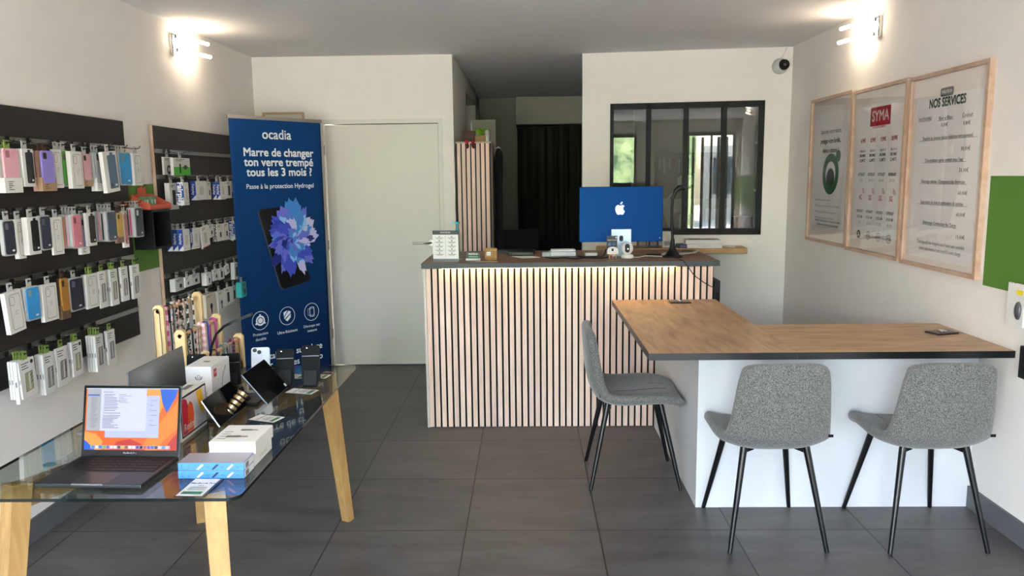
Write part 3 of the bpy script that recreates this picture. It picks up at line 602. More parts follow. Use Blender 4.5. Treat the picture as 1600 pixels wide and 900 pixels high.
def make_pack(kind, y0, y1, z0, z1, xf, t_, col, side=None, tilt=0, tabc=None, extra=None, edge=False):
    """one hanging pack; local X runs along the wall, -Y faces the room"""
    w_, h_ = abs(y1-y0), z1-z0
    M_ = mat(side or '#dcdad5', .5, var=.02)
    root = None; hw = w_/2
    def loc_rot(o):
        o.location = (xf, (y0+y1)/2, z1+.022); o.rotation_euler = (0, R(tilt), R(90)); o.rotation_mode = 'XYZ'
    # body
    zz0, zz1 = -h_-.022, -.022
    if kind in ('box', 'glass', 'window', 'fair', 'gen', 'hoop'):
        root = MB().bbox(-hw, hw, 0, t_, zz0, zz1, .0012).build('boxed_accessory', mat(col if kind == 'gen' else '#dad7d1', .5, var=.02), None)
    elif kind == 'case':
        root = MB().prism(rrect(w_, h_, .013, 4, 0, (zz0+zz1)/2), (0, t_, 0), (1, 0, 0), (0, 0, 1), (0, -1, 0), t_, 0, True).build('phone_case_pack', mat('#b9b9b6', .25, name='clear_shell_rim'), None)
    elif kind == 'card':
        root = MB().bbox(-hw, hw, 0, t_, zz0, zz0+h_*.34, .001).box(-hw*.9, hw*.9, t_*.7, t_*.75, zz0+h_*.3, zz1).build('carded_case_pack', mat(side or '#a98a6a', .7), None)
    loc_rot(root); root.rotation_euler = (R(tilt), 0, R(90)) if False else (0, R(tilt), R(90))
    root.rotation_euler = Matrix.Rotation(R(90), 3, 'Z').__matmul__(Matrix.Rotation(R(tilt), 3, 'Y')).to_euler()
    # hanging tab
    tb = MB().box(-.016, .016, t_*.45, t_*.55+.0008, -.024, -.006).box(-.016, -.006, t_*.45, t_*.55+.0008, -.006, .006).box(.006, .016, t_*.45, t_*.55+.0008, -.006, .006).box(-.016, .016, t_*.45, t_*.55+.0008, .006, .012)
    tb.build('hang_tab', mat(tabc or '#b5b4b0', .4), root)
    zc = (zz0+zz1)/2; p = MB(); y = -.0003
    if kind == 'box' and not edge:
        outline(p, rrect(w_*.66, h_*.84, .010, 3, w_*.04, zc), .0019, y); outline(p, rrect(w_*.28, h_*.20, .007, 3, -w_*.12, zc+h_*.27), .0017, y); lines(p, -w_*.04, zc+h_*.02, w_*.22, 3, .007, 1, 0, .0016)
        p.build('outline_print', [mat('#5b5a5a', .6), INKG], root)
    elif kind == 'glass' and not edge:
        gx = w_*.02
        p.plate([(gx-w_*.26, zc-h_*.34), (gx+w_*.22, zc-h_*.32), (gx+w_*.27, zc+h_*.16), (gx-w_*.20, zc+h_*.14)], 0, .0005, 1)
        outline(p, [(gx-w_*.26, zc-h_*.34), (gx+w_*.22, zc-h_*.32), (gx+w_*.27, zc+h_*.16), (gx-w_*.20, zc+h_*.14)], .0020, -.0008, 0)
        p.plate([(gx-w_*.02, zc-h_*.31), (gx+w_*.07, zc-h_*.31), (gx+w_*.10, zc+h_*.13), (gx+w_*.01, zc+h_*.13)], -.0006, .0004, 3)
        for k in range(3): p.plate([(gx+w_*.12, zc+h_*(.02-.09*k)), (gx+w_*.24, zc+h_*(.08-.09*k)), (gx+w_*.24, zc+h_*(.11-.09*k)), (gx+w_*.12, zc+h_*(.05-.09*k))], -.0006, .0004, 0)
        lines(p, -w_*.36, zc+h_*.42, w_*.5, 3, .011, 0, 0, .0035)
        if extra == 'dot': p.plate(circ(w_*.32, zc+h_*.40, .009, 12), 0, .0006, 0)
        p.build('product_picture', [mat('#33322f', .6), mat(side or '#8f8c86', .6), INK, mat('#c7c4be', .5)], root)
    elif kind == 'window' and not edge:
        p.prism(rrect(w_*.62, h_*.82, .007, 3, w_*.10, zc), (0, 0, 0), (1, 0, 0), (0, 0, 1), (0, -1, 0), .0015, 0); p.plate(rrect(w_*.22, h_*.09, .004, 2, w_*.1, zc+h_*.43), -.0012, .0008, 0)
        p.plate(rrect(w_*.17, h_*.05, .003, 2, w_*.24, zc-h_*.33), -.0015, .0006, 1); p.plate(rrect(w_*.17, h_*.10, .008, 2, -w_*.06, zc-h_*.32), -.0015, .0006, 2)
        p.build('phone_case', [mat(col, .5, var=.08), BOXW, mat('#3c3c3d', .3)], root)
    elif kind == 'fair' and not edge:
        lines(p, -w_*.3, zc+h_*.40, w_*.55, 2, .008, 1, 0, .002); p.plate(rect(-w_*.18, w_*.20, zc-h_*.24, zc+h_*.22), 0, .0005, 1)
        for k in range(4): ring(p, -w_*.32+k*w_*.21, zc-h_*.40, .003, .005, -.0008, 0, 8)
        p.build('product_picture', [INKG, mat('#c3bcb4', .6)], root)
    elif kind == 'gen' and not edge:
        lines(p, -w_*.35, zc+h_*.42, w_*.5, 2, .008, 0, 0, .003)
        if extra == 'plug': p.plate(circ(w_*.05, zc-h_*.05, w_*.13, 10), 0, .0006, 0); p.plate(rect(w_*.0, w_*.12, zc-h_*.36, zc-h_*.05), 0, .0006, 0)
        elif extra == 'lens': p.plate(circ(w_*.05, zc-h_*.22, w_*.24, 16), 0, .0006, 0); p.plate(circ(w_*.02, zc-h_*.20, w_*.12, 12), -.0006, .0004, 1)
        elif extra == 'green': p.plate(rect(-hw, hw, zz0, zc-h_*.02), 0, .0005, 2); p.plate(rect(-w_*.16, -w_*.07, zc-h_*.38, zc+h_*.16), -.0006, .0004, 0); p.plate([(w_*.05, zc-h_*.05), (w_*.2, zc-h_*.18), (w_*.36, zc-h_*.02), (w_*.2, zc+h_*.12)], -.0006, .0004, 0)
        elif extra == 'faded': 
            for k in range(7): p.plate(rect(-w_*.3+k*w_*.09, -w_*.26+k*w_*.09, zc-h_*.35, zc+h_*.2), 0, .0005, 1)
        elif extra == 'dark': p.plate(rrect(w_*.36, h_*.56, .004, 3, 0, zc-h_*.05), 0, .0006, 0)
        elif extra == 'redbase': p.plate(rect(-hw, hw, zz0, zz0+h_*.06), 0, .0006, 3); p.plate(rect(-w_*.2, w_*.15, zc-h_*.3, zc+h_*.2), 0, .0005, 1)
        elif extra == 'watch': ring(p, w_*.0, zc+h_*.1, w_*.18, w_*.26, -.0006, 3, 16); p.plate(rect(-w_*.07, w_*.07, zc-h_*.36, zc+h_*.02), 0, .0006, 0)
        else: p.plate(rrect(w_*.25, h_*.30, .004, 2, w_*.08, zc-h_*.12), 0, .0006, 0)
        p.build('product_picture', [mat('#2c2a28', .6), mat('#b9b2a8', .6), mat('#4fae31', .6), mat('#a02334', .6)], root)
    elif kind == 'case' and not edge:
        case_shape(w_*.86, h_*.92, col, root, -.0002, w_*.02, zc, .003, extra or '#55504c')
        MB().plate(rrect(w_*.20, h_*.05, .003, 2, w_*.2, zc-h_*.36), -.0035, .0006).build('size_sticker', BOXW, root)
    elif kind == 'case':
        MB().prism(rrect(w_*.97, h_*.97, .012, 4, 0, zc), (0, t_*.75, 0), (1, 0, 0), (0, 0, 1), (0, -1, 0), t_*.5, 0, True).build('phone_case', mat(col, .45), root)
        MB().box(-hw-.0006, -hw+.001, t_*.25, t_*.75, zz0+.012, zz1-.012).build('case_edge', mat(col, .45), root)
    elif kind == 'card':
        case_shape(w_*.80, h_*.80, col, root, t_*.35, 0, zc+h_*.10, .009, extra or '#241d1f')
        lines(p, -w_*.30, zz0+h_*.26, w_*.30, 5, .008, 0, -.0004, .003); p.plate(rrect(w_*.2, .012, .003, 2, w_*.25, zz0+h_*.24), -.0002, .0006, 1)
        p.build('card_print', [mat('#4b3a2e', .6), BOXW], root)
    if kind == 'fair':      # blue side with white lettering and wedge
        s_ = MB(); s_.box(-hw-.0008, -hw, 0, t_, zz0, zz1, 0)
        s_.prism([(0, 0), (t_, 0), (0, h_*.28)], (-hw-.0009, 0, zz0), (0, 1, 0), (0, 0, 1), (-1, 0, 0), .0004, 1)
        big = extra == 'big'
        s_.text('Fairplay', (.046 if big else .022), 0, 0, 0, 'CENTER', 1, .03, O=(-hw-.0014, t_*.5, zc+h_*(.0 if big else .06)), U=(0, 0, -1), V=(0, -1, 0) if not big else (0, -1, 0))
        s_.build('blue_side', [mat('#173f96', .5), BOXW], root)
    if kind == 'glass':
        s_ = MB(); s_.box(-hw-.0005, -hw, t_*.3, t_*.7, zc-h_*.1, zc+h_*.02); s_.build('side_print', INKG, root)
    if extra == 'connect':
        s_ = MB(); s_.text('CONNECT', .030, 0, 0, 0, 'CENTER', 0, .03, O=(-hw-.0010, t_*.5, zc), U=(0, 0, -1), V=(0, -1, 0)); s_.build('side_print', INK, root)
    return root
SIZES = []
def row(pan, rx, xf, rz, rail_name, panel_name, group, stacks):
    idx = 0
    for st in stacks:
        kind, x0, x1, yt, yb, col, desc = st[:7]; o = st[7] if len(st) > 7 else {}
        xx = o.get('xf', xf)
        if pan is pan2 and 'xf' not in o:
            n_e = sum((e_[2] if len(e_) > 2 else .014)+.0015 for e_ in o.get('edges', [])); q_ = at(x0, yt, x=-2.0); xx = min(xf, q_.x/q_.y*4.60); t0 = o.get('t', .018)
            xx = max(xx, -2.186+t0+n_e+.002)
        a = at(x0, yt, x=xx); b_ = at(x0, yb, x=xx); c_ = at(x1, yt, x=xx)
        y0, y1, z1, z0 = a.y, c_.y, a.z, b_.z
        t_ = o.get('t', .018 if kind in ('box', 'glass', 'window', 'fair', 'gen') else .012)
        if kind == 'box': y1 = min(y1, y0+.105)
        edges = o.get('edges', [])           # left to right: the one nearest the wall first
        xs = xx-t_; pos = []
        for e_ in reversed(edges):
            te = e_[2] if len(e_) > 2 else .014; pos.insert(0, (xs-.0015, te)); xs -= te+.0015
        for (ek, ec, *er), (ex, te) in zip(edges, pos):
            dz_ = er[1] if len(er) > 1 else 0; ds = er[2] if len(er) > 2 else None
            p = make_pack(ek, y0+.001, y1+.001, z0+dz_, z1+min(0, dz_)*.0, ex, te, ec, side=ec if ek == 'card' else None, tabc=o.get('tab'), extra=None, edge=(ek != 'fair'))
            tag(p, f"{ds or 'pack'}, {ORD[idx]} from left, {rail_name} rail, {panel_name}", 'packaged accessory', group); idx += 1
        p = make_pack(kind, y0, y1, z0, z1, xx, t_, col, side=o.get('side'), tilt=o.get('tilt', 0), tabc=o.get('tab'), extra=o.get('extra'))
        tag(p, f"{desc}, {ORD[idx]} from left, {rail_name} rail, {panel_name}", 'packaged accessory', group); idx += 1
        if not o.get('nohook'): hook(rx-(XL+.0065), (y0+y1)/2, rz, xx-(XL+.0065), z1+.023, pan)
GR = '#7f9647'; XF = -2.105; RX = XL+.0065+.027
LP = 'large black panel'; NP = 'charcoal panel'
row(pan1, RX, XF, RZ1[0], 'top', LP, 'packs on the top rail of the large black panel', [
 ('card', 2, 30, 231, 302, '#e3a9b2', 'pink phone case above white card', dict(side='#dcdcd2', t=.03, tab=GR, extra='#a9747c', edges=[('box', '#dcdad5', .012, 0, 'white pack')])),
 ('window', 33, 51, 232, 292, '#26262a', 'black case in white window box', dict(t=.026, edges=[])),
 ('card', 61, 84, 235, 299, '#9182cf', 'purple phone case above brown card', dict(t=.02, tab='#4a2f25', edges=[('card', '#b98d7e', .02, 0, 'rose gold carded case')])),
 ('box', 80, 95, 233, 294, '#dcdad5', 'slim white outlined box', dict(t=.008, xf=XF-.02, nohook=1)),
 ('case', 94, 105, 234, 292, '#4e9a3c', 'green edged clear case', dict(t=.012, xf=XF-.03, edges=[('case', '#5c4f8c', .012, 0, 'purple clear case')])),
 ('box', 109, 127, 236, 295, '#dcdad5', 'white box with phone outline', dict(t=.022)),
 ('card', 126, 141, 240, 292, '#ddabb0', 'pale pink case above brown card', dict(t=.016, xf=XF-.015)),
 ('card', 147, 156, 238, 299, '#8f9293', 'grey case above white card', dict(t=.014, side='#d9d8d3', xf=XF-.01, edges=[('card', '#d6d6d2', .014, 0, 'slim white carded case')])),
 ('window', 159, 180, 236, 301, '#5a6f84', 'tilted white box with blue-grey phone', dict(t=.02, tilt=-5, xf=XF+.02)),
 ('case', 184, 203, 237, 290, '#2f97cf', 'bright blue clear case', dict(extra='#7a8791', t=.014, edges=[('case', '#4a9438', .012, 0, 'green case'), ('case', '#2b3440', .014, 0, 'dark case')])),
 ('box', 207, 220, 239, 290, '#dcdad5', 'white outlined box at rail end', dict(t=.020, xf=XF+.01)),
])
row(pan1, RX, XF, RZ1[1], 'second', LP, 'packs on the second rail of the large black panel', [
 ('case', 2, 21, 344, 402, '#2b3040', 'navy clear case', dict(extra='#6b6b6e', t=.014)),
 ('box', 24, 36, 343, 406, '#dcdad5', 'white outlined box behind', dict(t=.018, xf=XF-.03)),
 ('window', 41, 60, 340, 400, '#0e0e10', 'black case in white window box', dict(t=.024)),
 ('case', 60, 77, 337, 393, '#2e3246', 'dark navy case', dict(extra='#5b5e66', t=.014)),
 ('box', 79, 96, 340, 400, '#c9c1b4', 'beige outlined box', dict(t=.010)),
 ('case', 110, 125, 335, 390, '#cf7f8c', 'dusty pink case', dict(t=.014, extra='#8b4a55', edges=[('case', '#191719', .014, 0, 'black edged case'), ('case', '#f0915f', .014, 0, 'orange case'), ('case', '#efb0b4', .014, 0, 'light pink case')])),
 ('card', 123, 136, 341, 399, '#9d93ad', 'lilac case above white card', dict(side='#dcdad5', t=.018, xf=XF-.02)),
 ('window', 133, 148, 333, 386, '#2a211f', 'dark brown case in white box', dict(t=.012)),
 ('case', 165, 180, 330, 379, '#4a5868', 'slate blue case', dict(t=.014, edges=[('case', '#5aa9dd', .018, 0, 'sky blue case'), ('case', '#eaa9b4', .018, 0, 'pink case'), ('case', '#17161a', .014, 0, 'black case')])),
 ('card', 180, 191, 333, 381, '#c9a456', 'gold case above brown card', dict(side='#8a6a55', t=.014, tab='#4a2f25')),
 ('window', 190, 198, 330, 388, '#b9848a', 'rose case in white box', dict(t=.012, xf=XF-.02)),
 ('case', 209, 222, 324, 372, '#3b413e', 'dark grey smoky case at rail end', dict(t=.016, extra='#c9cbc9', edges=[('case', '#2b2b2e', .010, 0, 'thin black case'), ('case', '#d93a66', .014, 0, 'crimson case')])),
])
row(pan1, RX, XF, RZ1[2], 'third', LP, 'packs on the third rail of the large black panel', [
 ('box', 6, 32, 458, 526, '#dcdad5', 'white outlined box turned slightly', dict(t=.020, tilt=-5)),
 ('case', 37, 60, 450, 505, '#2f93d2', 'bright blue case', dict(extra='#7f95a5', t=.018)),
 ('box', 65, 88, 446, 506, '#dcdad5', 'white box with square camera outline', dict(t=.018)),
 ('card', 92, 106, 436, 502, '#a8762c', 'gold and brown case', dict(side='#6c5138', t=.016, tab='#4a2f25')),
 ('case', 106, 127, 436, 490, '#1c2136', 'navy case with pale rim', dict(extra='#5c6072', t=.014)),
 ('box', 133, 152, 430, 485, '#dcdad5', 'white outlined box under green tab', dict(t=.012, tab=GR, edges=[('case', '#23252e', .012, 0, 'dark case')])),
 ('glass', 153, 165, 425, 484, '#8f8c86', 'white screen glass pack', dict(t=.008, tab=GR)),
 ('glass', 171, 183, 422, 480, '#8f8c86', 'screen glass pack', dict(t=.012, tab=GR, edges=[('glass', '#8f8c86', .010, 0, 'slim screen glass pack')])),
 ('glass', 188, 199, 418, 473, '#8f8c86', 'screen glass pack with thick side', dict(t=.013, tab=GR)),
 ('glass', 205, 217, 415, 469, '#8f8c86', 'last screen glass pack', dict(t=.014, tab=GR)),
])
row(pan1, RX, XF, RZ1[3], 'lowest', LP, 'packs on the lowest rail of the large black panel', [
 ('glass', 28, 53, 566, 628, '#8f8c86', 'screen glass pack with black dot', dict(t=.008, tab=GR, tilt=-3, extra='dot', side='#a3a57a', edges=[('glass', '#dcdad5', .010, 0, 'white screen glass pack'), ('glass', '#dcdad5', .010, .0, 'white screen glass pack'), ('glass', '#dcdad5', .016, -.02, 'lower hanging white pack')])),
 ('glass', 66, 85, 555, 621, '#8f8c86', 'screen glass pack', dict(t=.010, tab=GR, edges=[('glass', '#dcdad5', .012, 0, 'white pack side'), ('glass', '#dcdad5', .012, 0, 'white pack side')])),
 ('glass', 86, 106, 546, 608, '#8f8c86', 'screen glass pack', dict(t=.008, tab=GR)),
 ('glass', 111, 127, 536, 592, '#8f8c86', 'screen glass pack with black dot', dict(t=.008, tab=GR, extra='dot', side='#a3a57a', edges=[('glass', '#dcdad5', .010, 0, 'white pack side')])),
 ('glass', 148, 161, 525, 584, '#8f8c86', 'screen glass pack', dict(t=.012, tab=GR, edges=[('glass', '#dcdad5', .010, 0, 'white pack side'), ('glass', '#dcdad5', .010, 0, 'white pack side'), ('glass', '#dcdad5', .012, 0, 'white pack side')])),
 ('glass', 166, 179, 518, 573, '#8f8c86', 'last screen glass pack', dict(t=.014, tab=GR)),
])
RX2 = RX; XF2 = -2.09
row(pan2, RX2, XF2, RZ2[0], 'top', NP, 'packs on the top rail of the charcoal panel', [
 ('gen', 255, 269, 245, 273, '#dddad5', 'white pack with round black lens', dict(t=.012, extra='lens')),
 ('gen', 270, 296, 246, 274, '#cfccc6', 'green and white pack with black stick', dict(t=.020, extra='green')),
])
row(pan2, RX2, XF2, RZ2[1], 'second', NP, 'packs on the second rail of the charcoal panel', [
 ('gen', 264, 277, 286, 328, '#d6d3cd', 'green-sided pack with black cable', dict(t=.03, extra='dark', side='#46b42c', edges=[])),
 ('fair', 286, 294, 285, 321, '#dddad5', 'pack with large blue side lettering', dict(t=.042, extra='big', xf=XF2+.02)),
 ('fair', 305, 322, 283, 313, '#dddad5', 'blue and white cable box', dict(t=.034)),
 ('gen', 323, 329, 284, 312, '#d6cfc6', 'pale narrow box', dict(t=.01, xf=XF2-.02)),
 ('fair', 343, 352, 284, 312, '#dddad5', 'blue and white cable box', dict(t=.026, edges=[('fair', '#dddad5', .026, 0, 'blue-sided box')])),
 ('gen', 353, 361, 283, 310, '#d9d4cd', 'white narrow box', dict(t=.010, extra='dark')),
 ('gen', 362, 369, 283, 300, '#cfc4bb', 'small pinkish box', dict(t=.010)),
])
row(pan2, RX2, XF2, RZ2[2], 'third', NP, 'packs on the third rail of the charcoal panel', [
 ('fair', 285, 296, 359, 393, '#dddad5', 'blue and white cable box', dict(t=.032, edges=[('fair', '#dddad5', .032, 0, 'blue-sided box'), ('fair', '#dddad5', .032, 0, 'blue-sided box')])),
 ('fair', 300, 311, 357, 390, '#dddad5', 'slimmer blue-sided box', dict(t=.014)),
 ('gen', 313, 325, 354, 389, '#d8d2cb', 'white box with red base', dict(t=.012, tilt=-7, extra='redbase')),
 ('gen', 325, 333, 352, 372, '#d6d0c8', 'small white box', dict(t=.010, tilt=-6)),
 ('gen', 338, 348, 351, 378, '#d3ccc3', 'white box with black side lettering', dict(t=.030, extra='connect')),
 ('gen', 349, 357, 349, 376, '#d3ccc3', 'plain white cable box', dict(t=.010)),
 ('fair', 366, 372, 347, 375, '#dddad5', 'pack with large blue side lettering', dict(t=.042, extra='big')),
])
row(pan2, RX2, XF2, RZ2[3], 'fourth', NP, 'packs on the fourth rail of the charcoal panel', [
 ('gen', 273, 288, 437, 457, '#d9d7d2', 'small white box with grey side', dict(t=.034)),
 ('gen', 289, 297, 434, 450, '#d2d0cb', 'small white box', dict(t=.010)),
 ('gen', 298, 312, 430, 447, '#cfcdc8', 'wide pale box', dict(t=.012)),
 ('gen', 322, 330, 427, 447, '#e0deda', 'bright white box with black plug', dict(t=.034, extra='plug')),
 ('gen', 333, 341, 422, 440, '#d0cdc8', 'small pale box', dict(t=.012)),
 ('gen', 342, 350, 420, 438, '#d6d2cd', 'small box with black pictures', dict(t=.010, extra='dark')),
 ('gen', 351, 357, 415, 430, '#d6d2cd', 'small tilted box', dict(t=.010, tilt=-10)),
 ('gen', 366, 373, 411, 438, '#dbd8d3', 'tall white box with black cable', dict(t=.028, tilt=4, extra='dark')),
])
row(pan2, RX2, XF2, RZ2[4], 'lowest', NP, 'packs on the lowest rail of the charcoal panel', [
 ('gen', 268, 277, 472, 503, '#e0deda', 'white box', dict(t=.012)),
 ('gen', 287, 308, 468, 500, '#c9bcae', 'faded patterned box', dict(t=.012, extra='faded')),
 ('gen', 321, 336, 461, 499, '#cfc4ad', 'large beige box with black plug', dict(t=.045, extra='plug')),
 ('gen', 340, 350, 456, 490, '#d6d1ca', 'white box with black adapter', dict(t=.028, extra='plug')),
 ('gen', 351, 361, 451, 479, '#d2cec8', 'white box with small black plugs', dict(t=.010, extra='dark')),
 ('gen', 362, 369, 448, 473, '#cbc9c6', 'grey-white box with dark plug', dict(t=.010, extra='dark')),
 ('gen', 377, 386, 442, 466, '#2fa9a5', 'teal box with red watch picture', dict(t=.040, xf=-2.03, extra='watch', side='#2fa9a5')),
])

# ------------------------------------------------------------------ black wall cube with the orange counter display
def F3(px, py, x): return at(px, py, x=x)
CC = 4.388
cube = empty('wall_cube_shelf', (XL+.0065, CC, 1.203), R(90)); tag(cube, 'black open cube shelf on the left wall between the two panels', 'shelf')
w_, h_, dp, t_ = .222, .222, .112, .012
mb = MB().box(-w_/2, w_/2, -dp, 0, 0, t_).box(-w_/2, w_/2, -dp, 0, h_-t_, h_).box(-w_/2, -w_/2+t_, -dp, 0, t_, h_-t_).box(w_/2-t_, w_/2, -dp, 0, t_, h_-t_)
mb.build('shelf_box', mat('#0a0c10', .4, spec=.3, name='black_shelf_lacquer'), cube); MB().box(-w_/2+t_, w_/2-t_, -.004, 0, t_, h_-t_).build('back_board', BLACKM, cube)
TX = XL+.0065+.060; TZ = 1.4255
tr = empty('display_tray', (TX, CC, TZ), R(90)); tag(tr, 'orange cardboard display tray of small green boxes on the black wall cube', 'display tray')
ORG = mat('#c85a40', .6, name='orange_card')
side = [(-.055, 0), (.055, 0), (.055, .088), (-.055, .030)]
mb = MB().prism(side, (-.125, 0, 0), (0, 1, 0), (0, 0, 1), (1, 0, 0), .003).prism(side, (.122, 0, 0), (0, 1, 0), (0, 0, 1), (1, 0, 0), .003)
mb.box(-.125, .125, -.055, -.052, 0, .030).box(-.125, .125, .052, .055, 0, .088).box(-.125, .125, -.055, .055, 0, .003)
mb.build('card_tray', ORG, tr)
MB().box(-.121, .121, -.051, .051, .003, .012).build('tray_lining', mat('#c9b6a2', .7), tr)
MB().prism([(-.05, .088), (.05, .088), (.045, .13), (.02, .118), (0, .14), (-.03, .12), (-.05, .128)], (0, .055, 0), (1, 0, 0), (0, 0, 1), (0, -1, 0), .003).build('header_card', ORG, tr)
for k, (x, y, rz) in enumerate(((-.075, .015, 5), (-.038, .018, -6), (.0, .012, 8), (.045, .016, 0))):
    o = MB().bbox(-.015, .015, -.015, .015, 0, .062, .002).build('small_green_box', mat('#5f8f6c', .5, var=.08), None, (TX-y, CC+x, TZ+.0125), R(90+rz))
    tag(o, f"small green box, {ORD[k]} from left in the orange display tray", 'box', 'green boxes in the orange tray')
    m = MB(); m.plate(rect(-.008, .008, .02, .045), -.015, .0005); m.build('box_print', BOXW, o)
o = MB().ball((0, 0, .012), .013, 12, 0, (1, 1, .9)).ball((.0, 0, .032), .010, 12).build('toy_figure', mat('#6d6130', .6)); tag(o, 'small olive figure on top of the orange display tray header', 'figurine'); o.location = (TX-.053, CC, TZ+.140)
MB().tube([(-.014, 0, .02), (.014, 0, .02)], .003).build('arm', mat('#57502c', .6), o)

# ------------------------------------------------------------------ glass display table
tb = empty('glass_table', (-1.175, 2.65, 0)); tag(tb, 'glass topped display table on splayed oak legs along the left wall', 'table')
GX0, GX1, GY0, GY1, GZ = -1.575, -.775, 1.925, 3.378, .750
gp = rrect(GX1-GX0, GY1-GY0, .035, 6)
mb = MB(); n = len(gp)
top = [(x, y, GZ-.0005) for x, y in gp]; bot = [(x, y, GZ-.0095) for x, y in gp]
mb.add(top+bot, [list(range(n)), list(range(n, 2*n))[::-1]], 0); mb.add(top+bot, [(i, n+i, n+(i+1) % n, (i+1) % n) for i in range(n)], 1, True)
TGL = thin_glass((.86, .91, .885), 'table_glass', gloss=1.35)
mb.build('glass_top', [TGL, mat('#0a1512', .08, name='dark_glass_edge')], tb)
def leg(top, foot):
    top, foot = Vector(top), Vector(foot); m = MB(); d = (top-foot).normalized()
    m.bar(foot, top, .040, .040, 0, .056, .056, up=(.62, 1.25, 0) if (top.x-foot.x)*(top.y-foot.y) > 0 else (-.62, 1.25, 0))
    m.build('leg', LEGW, tb, (0, 0, 0))
off = Vector((-1.175, 2.65, 0))
TOPS = [Vector((-1.462, 2.06, .738)), Vector((-.872, 2.0, .738)), Vector((-.885, 3.26, .738)), Vector((-1.49, 3.28, .738))]
FEET = [Vector((-1.495, 1.93, .0)), Vector((-.822, 1.90, 0)), Vector((-.853, 3.395, 0)), Vector((-1.545, 3.385, 0))]
for a, c_ in zip(TOPS, FEET): leg(a-off, c_-off)
MB().bar(TOPS[0]-off-Vector((0, 0, .037)), TOPS[2]-off-Vector((0, 0, .037)), .045, .07).build('cross_beam', wood('#7a5c36', '#96754a', (12, 1.5, 12), 4, .5, 'oak_beam'), tb)
MB().bar(TOPS[1]-off-Vector((0, 0, .037)), TOPS[3]-off-Vector((0, 0, .037)), .045, .07).build('cross_beam', wood('#7a5c36', '#96754a', (12, 1.5, 12), 4, .5, 'oak_beam'), tb)
for x, y in ((-1.457, 2.2), (-.90, 2.12), (-.93, 3.2), (-1.46, 3.15)):
    MB().lathe([(.018, -.0035), (.018, 0)], (x-off.x, y-off.y, GZ-.0096), 20).build('glass_bond_disc', mat('#8fa7a2', .15, metal=.3), tb)

# ------------------------------------------------------------------ laptop, open and lit
SPG = mat('#4a4b50', .38, metal=.85, var=.02, name='space_grey_aluminium')
def laptop(loc, rz, wd_, dd, hh, tilt, label, body=SPG, screen=True):
    r = empty('laptop', loc, rz); tag(r, label, 'laptop')
    MB().bbox(-wd_/2, wd_/2, -dd, 0, .002, .014, .003).build('base', body, r)
    mb = MB().box(-wd_/2+.012, wd_/2-.012, -dd*.56, -.012, .0141, .0146).build('keyboard_deck', mat('#16161a', .6), r)
    k = MB(); kw = (wd_-.034)/14
    for j in range(5):
        for i in range(14):
            if j == 0 and 3 < i < 10: continue
            x = -wd_/2+.017+i*kw; y = -dd*.55+j*.021; k.box(x+.001, x+kw-.0015, y+.001, y+.018, .0147, .0158)
    y = -dd*.55; k.box(-wd_/2+.017+4*kw, -wd_/2+.017+10*kw, y+.001, y+.018, .0147, .0158)
    k.build('keys', mat('#0d0d10', .5), r)
    MB().box(-.052, .052, -dd+.008, -dd*.60, .0140, .0143).build('trackpad', mat('#55565b', .3, metal=.7), r)
    MB().box(-.045, .045, -dd-.0003, -dd+.004, .011, .0143).build('opening_notch', mat('#c9cacc', .2, metal=.9), r)
    lid = MB().bbox(-wd_/2, wd_/2, -.0, .005, 0, hh, .0022).build('lid', body, r, (0, .002, .012), rot=(R(-tilt), 0, 0))
    MB().plate(rrect(wd_-.003, hh-.004, .008, 4, 0, hh/2), 0, .0008).build('screen_bezel', mat('#0a0a0c', .12, name='black_screen_glass'), lid)
    return r, lid
lp, lid = laptop((-1.207, 2.197, .7505), R(-2.5), .308, .212, .214, 13, 'dark grey laptop with lit orange and blue screen on the glass table')
SW, S0, S1 = .290, .020, .206
s_ = MB(); y = -.0010
s_.plate(rect(-SW/2, SW/2, S0, S1), y, .0001, 0)
def petal(pts, m, yy): s_.add([(x*SW-SW/2, yy, S0+z*(S1-S0)) for x, z in pts], [list(range(len(pts)))], m)
petal([(0, 0), (.12, 0), (.05, .10), (0, .16)], 1, -.00125); petal([(.76, 1), (.82, .8), (.88, .6), (.97, .85), (1, 1)], 1, -.00125)
petal([(.62, 0), (.70, .25), (.84, .50), (1, .80), (1, .35), (.86, .16), (.78, 0)], 2, -.0013); petal([(.28, 0), (.36, .14), (.5, .18), (.62, .10), (.66, 0)], 3, -.0014); petal([(.66, 1), (.80, 1), (.84, .70), (.74, .40), (.70, .3)], 4, -.00135); petal([(.86, 0), (.93, .16), (1, .28), (1, 0)], 3, -.0014); petal([(.18, 0), (.2, .14), (.12, .26), (0, .30), (0, .16), (.05, .1), (.12, 0)], 4, -.00128)
s_.build('wallpaper', [mat('#e8681c', .6, emit=.20), mat('#1e62d8', .6, emit=.20), mat('#f08a2c', .6, emit=.20), mat('#c8302c', .6, emit=.20), mat('#f0a24a', .6, emit=.20)], lid)
def winrect(x0, x1, z0, z1, yy, m, mb): mb.add([(x*SW-SW/2, yy, S0+z*(S1-S0)) for x, z in ((x0, z0), (x1, z0), (x1, z1), (x0, z1))], [(0, 1, 2, 3)], m)
mb = MB(); winrect(.22, .80, .20, .88, -.0016, 1, mb); winrect(.015, .66, .31, .985, -.0018, 0, mb); winrect(.015, .165, .31, .985, -.0019, 2, mb); winrect(.02, .15, .875, .895, -.0020, 3, mb)
winrect(0, 1, .985, 1.0, -.0019, 1, mb)
random.seed(11)
for k in range(24):
    z = .85-.021*k; winrect(.06, .06+random.uniform(.04, .08), z-.004, z, -.0020, 4, mb)
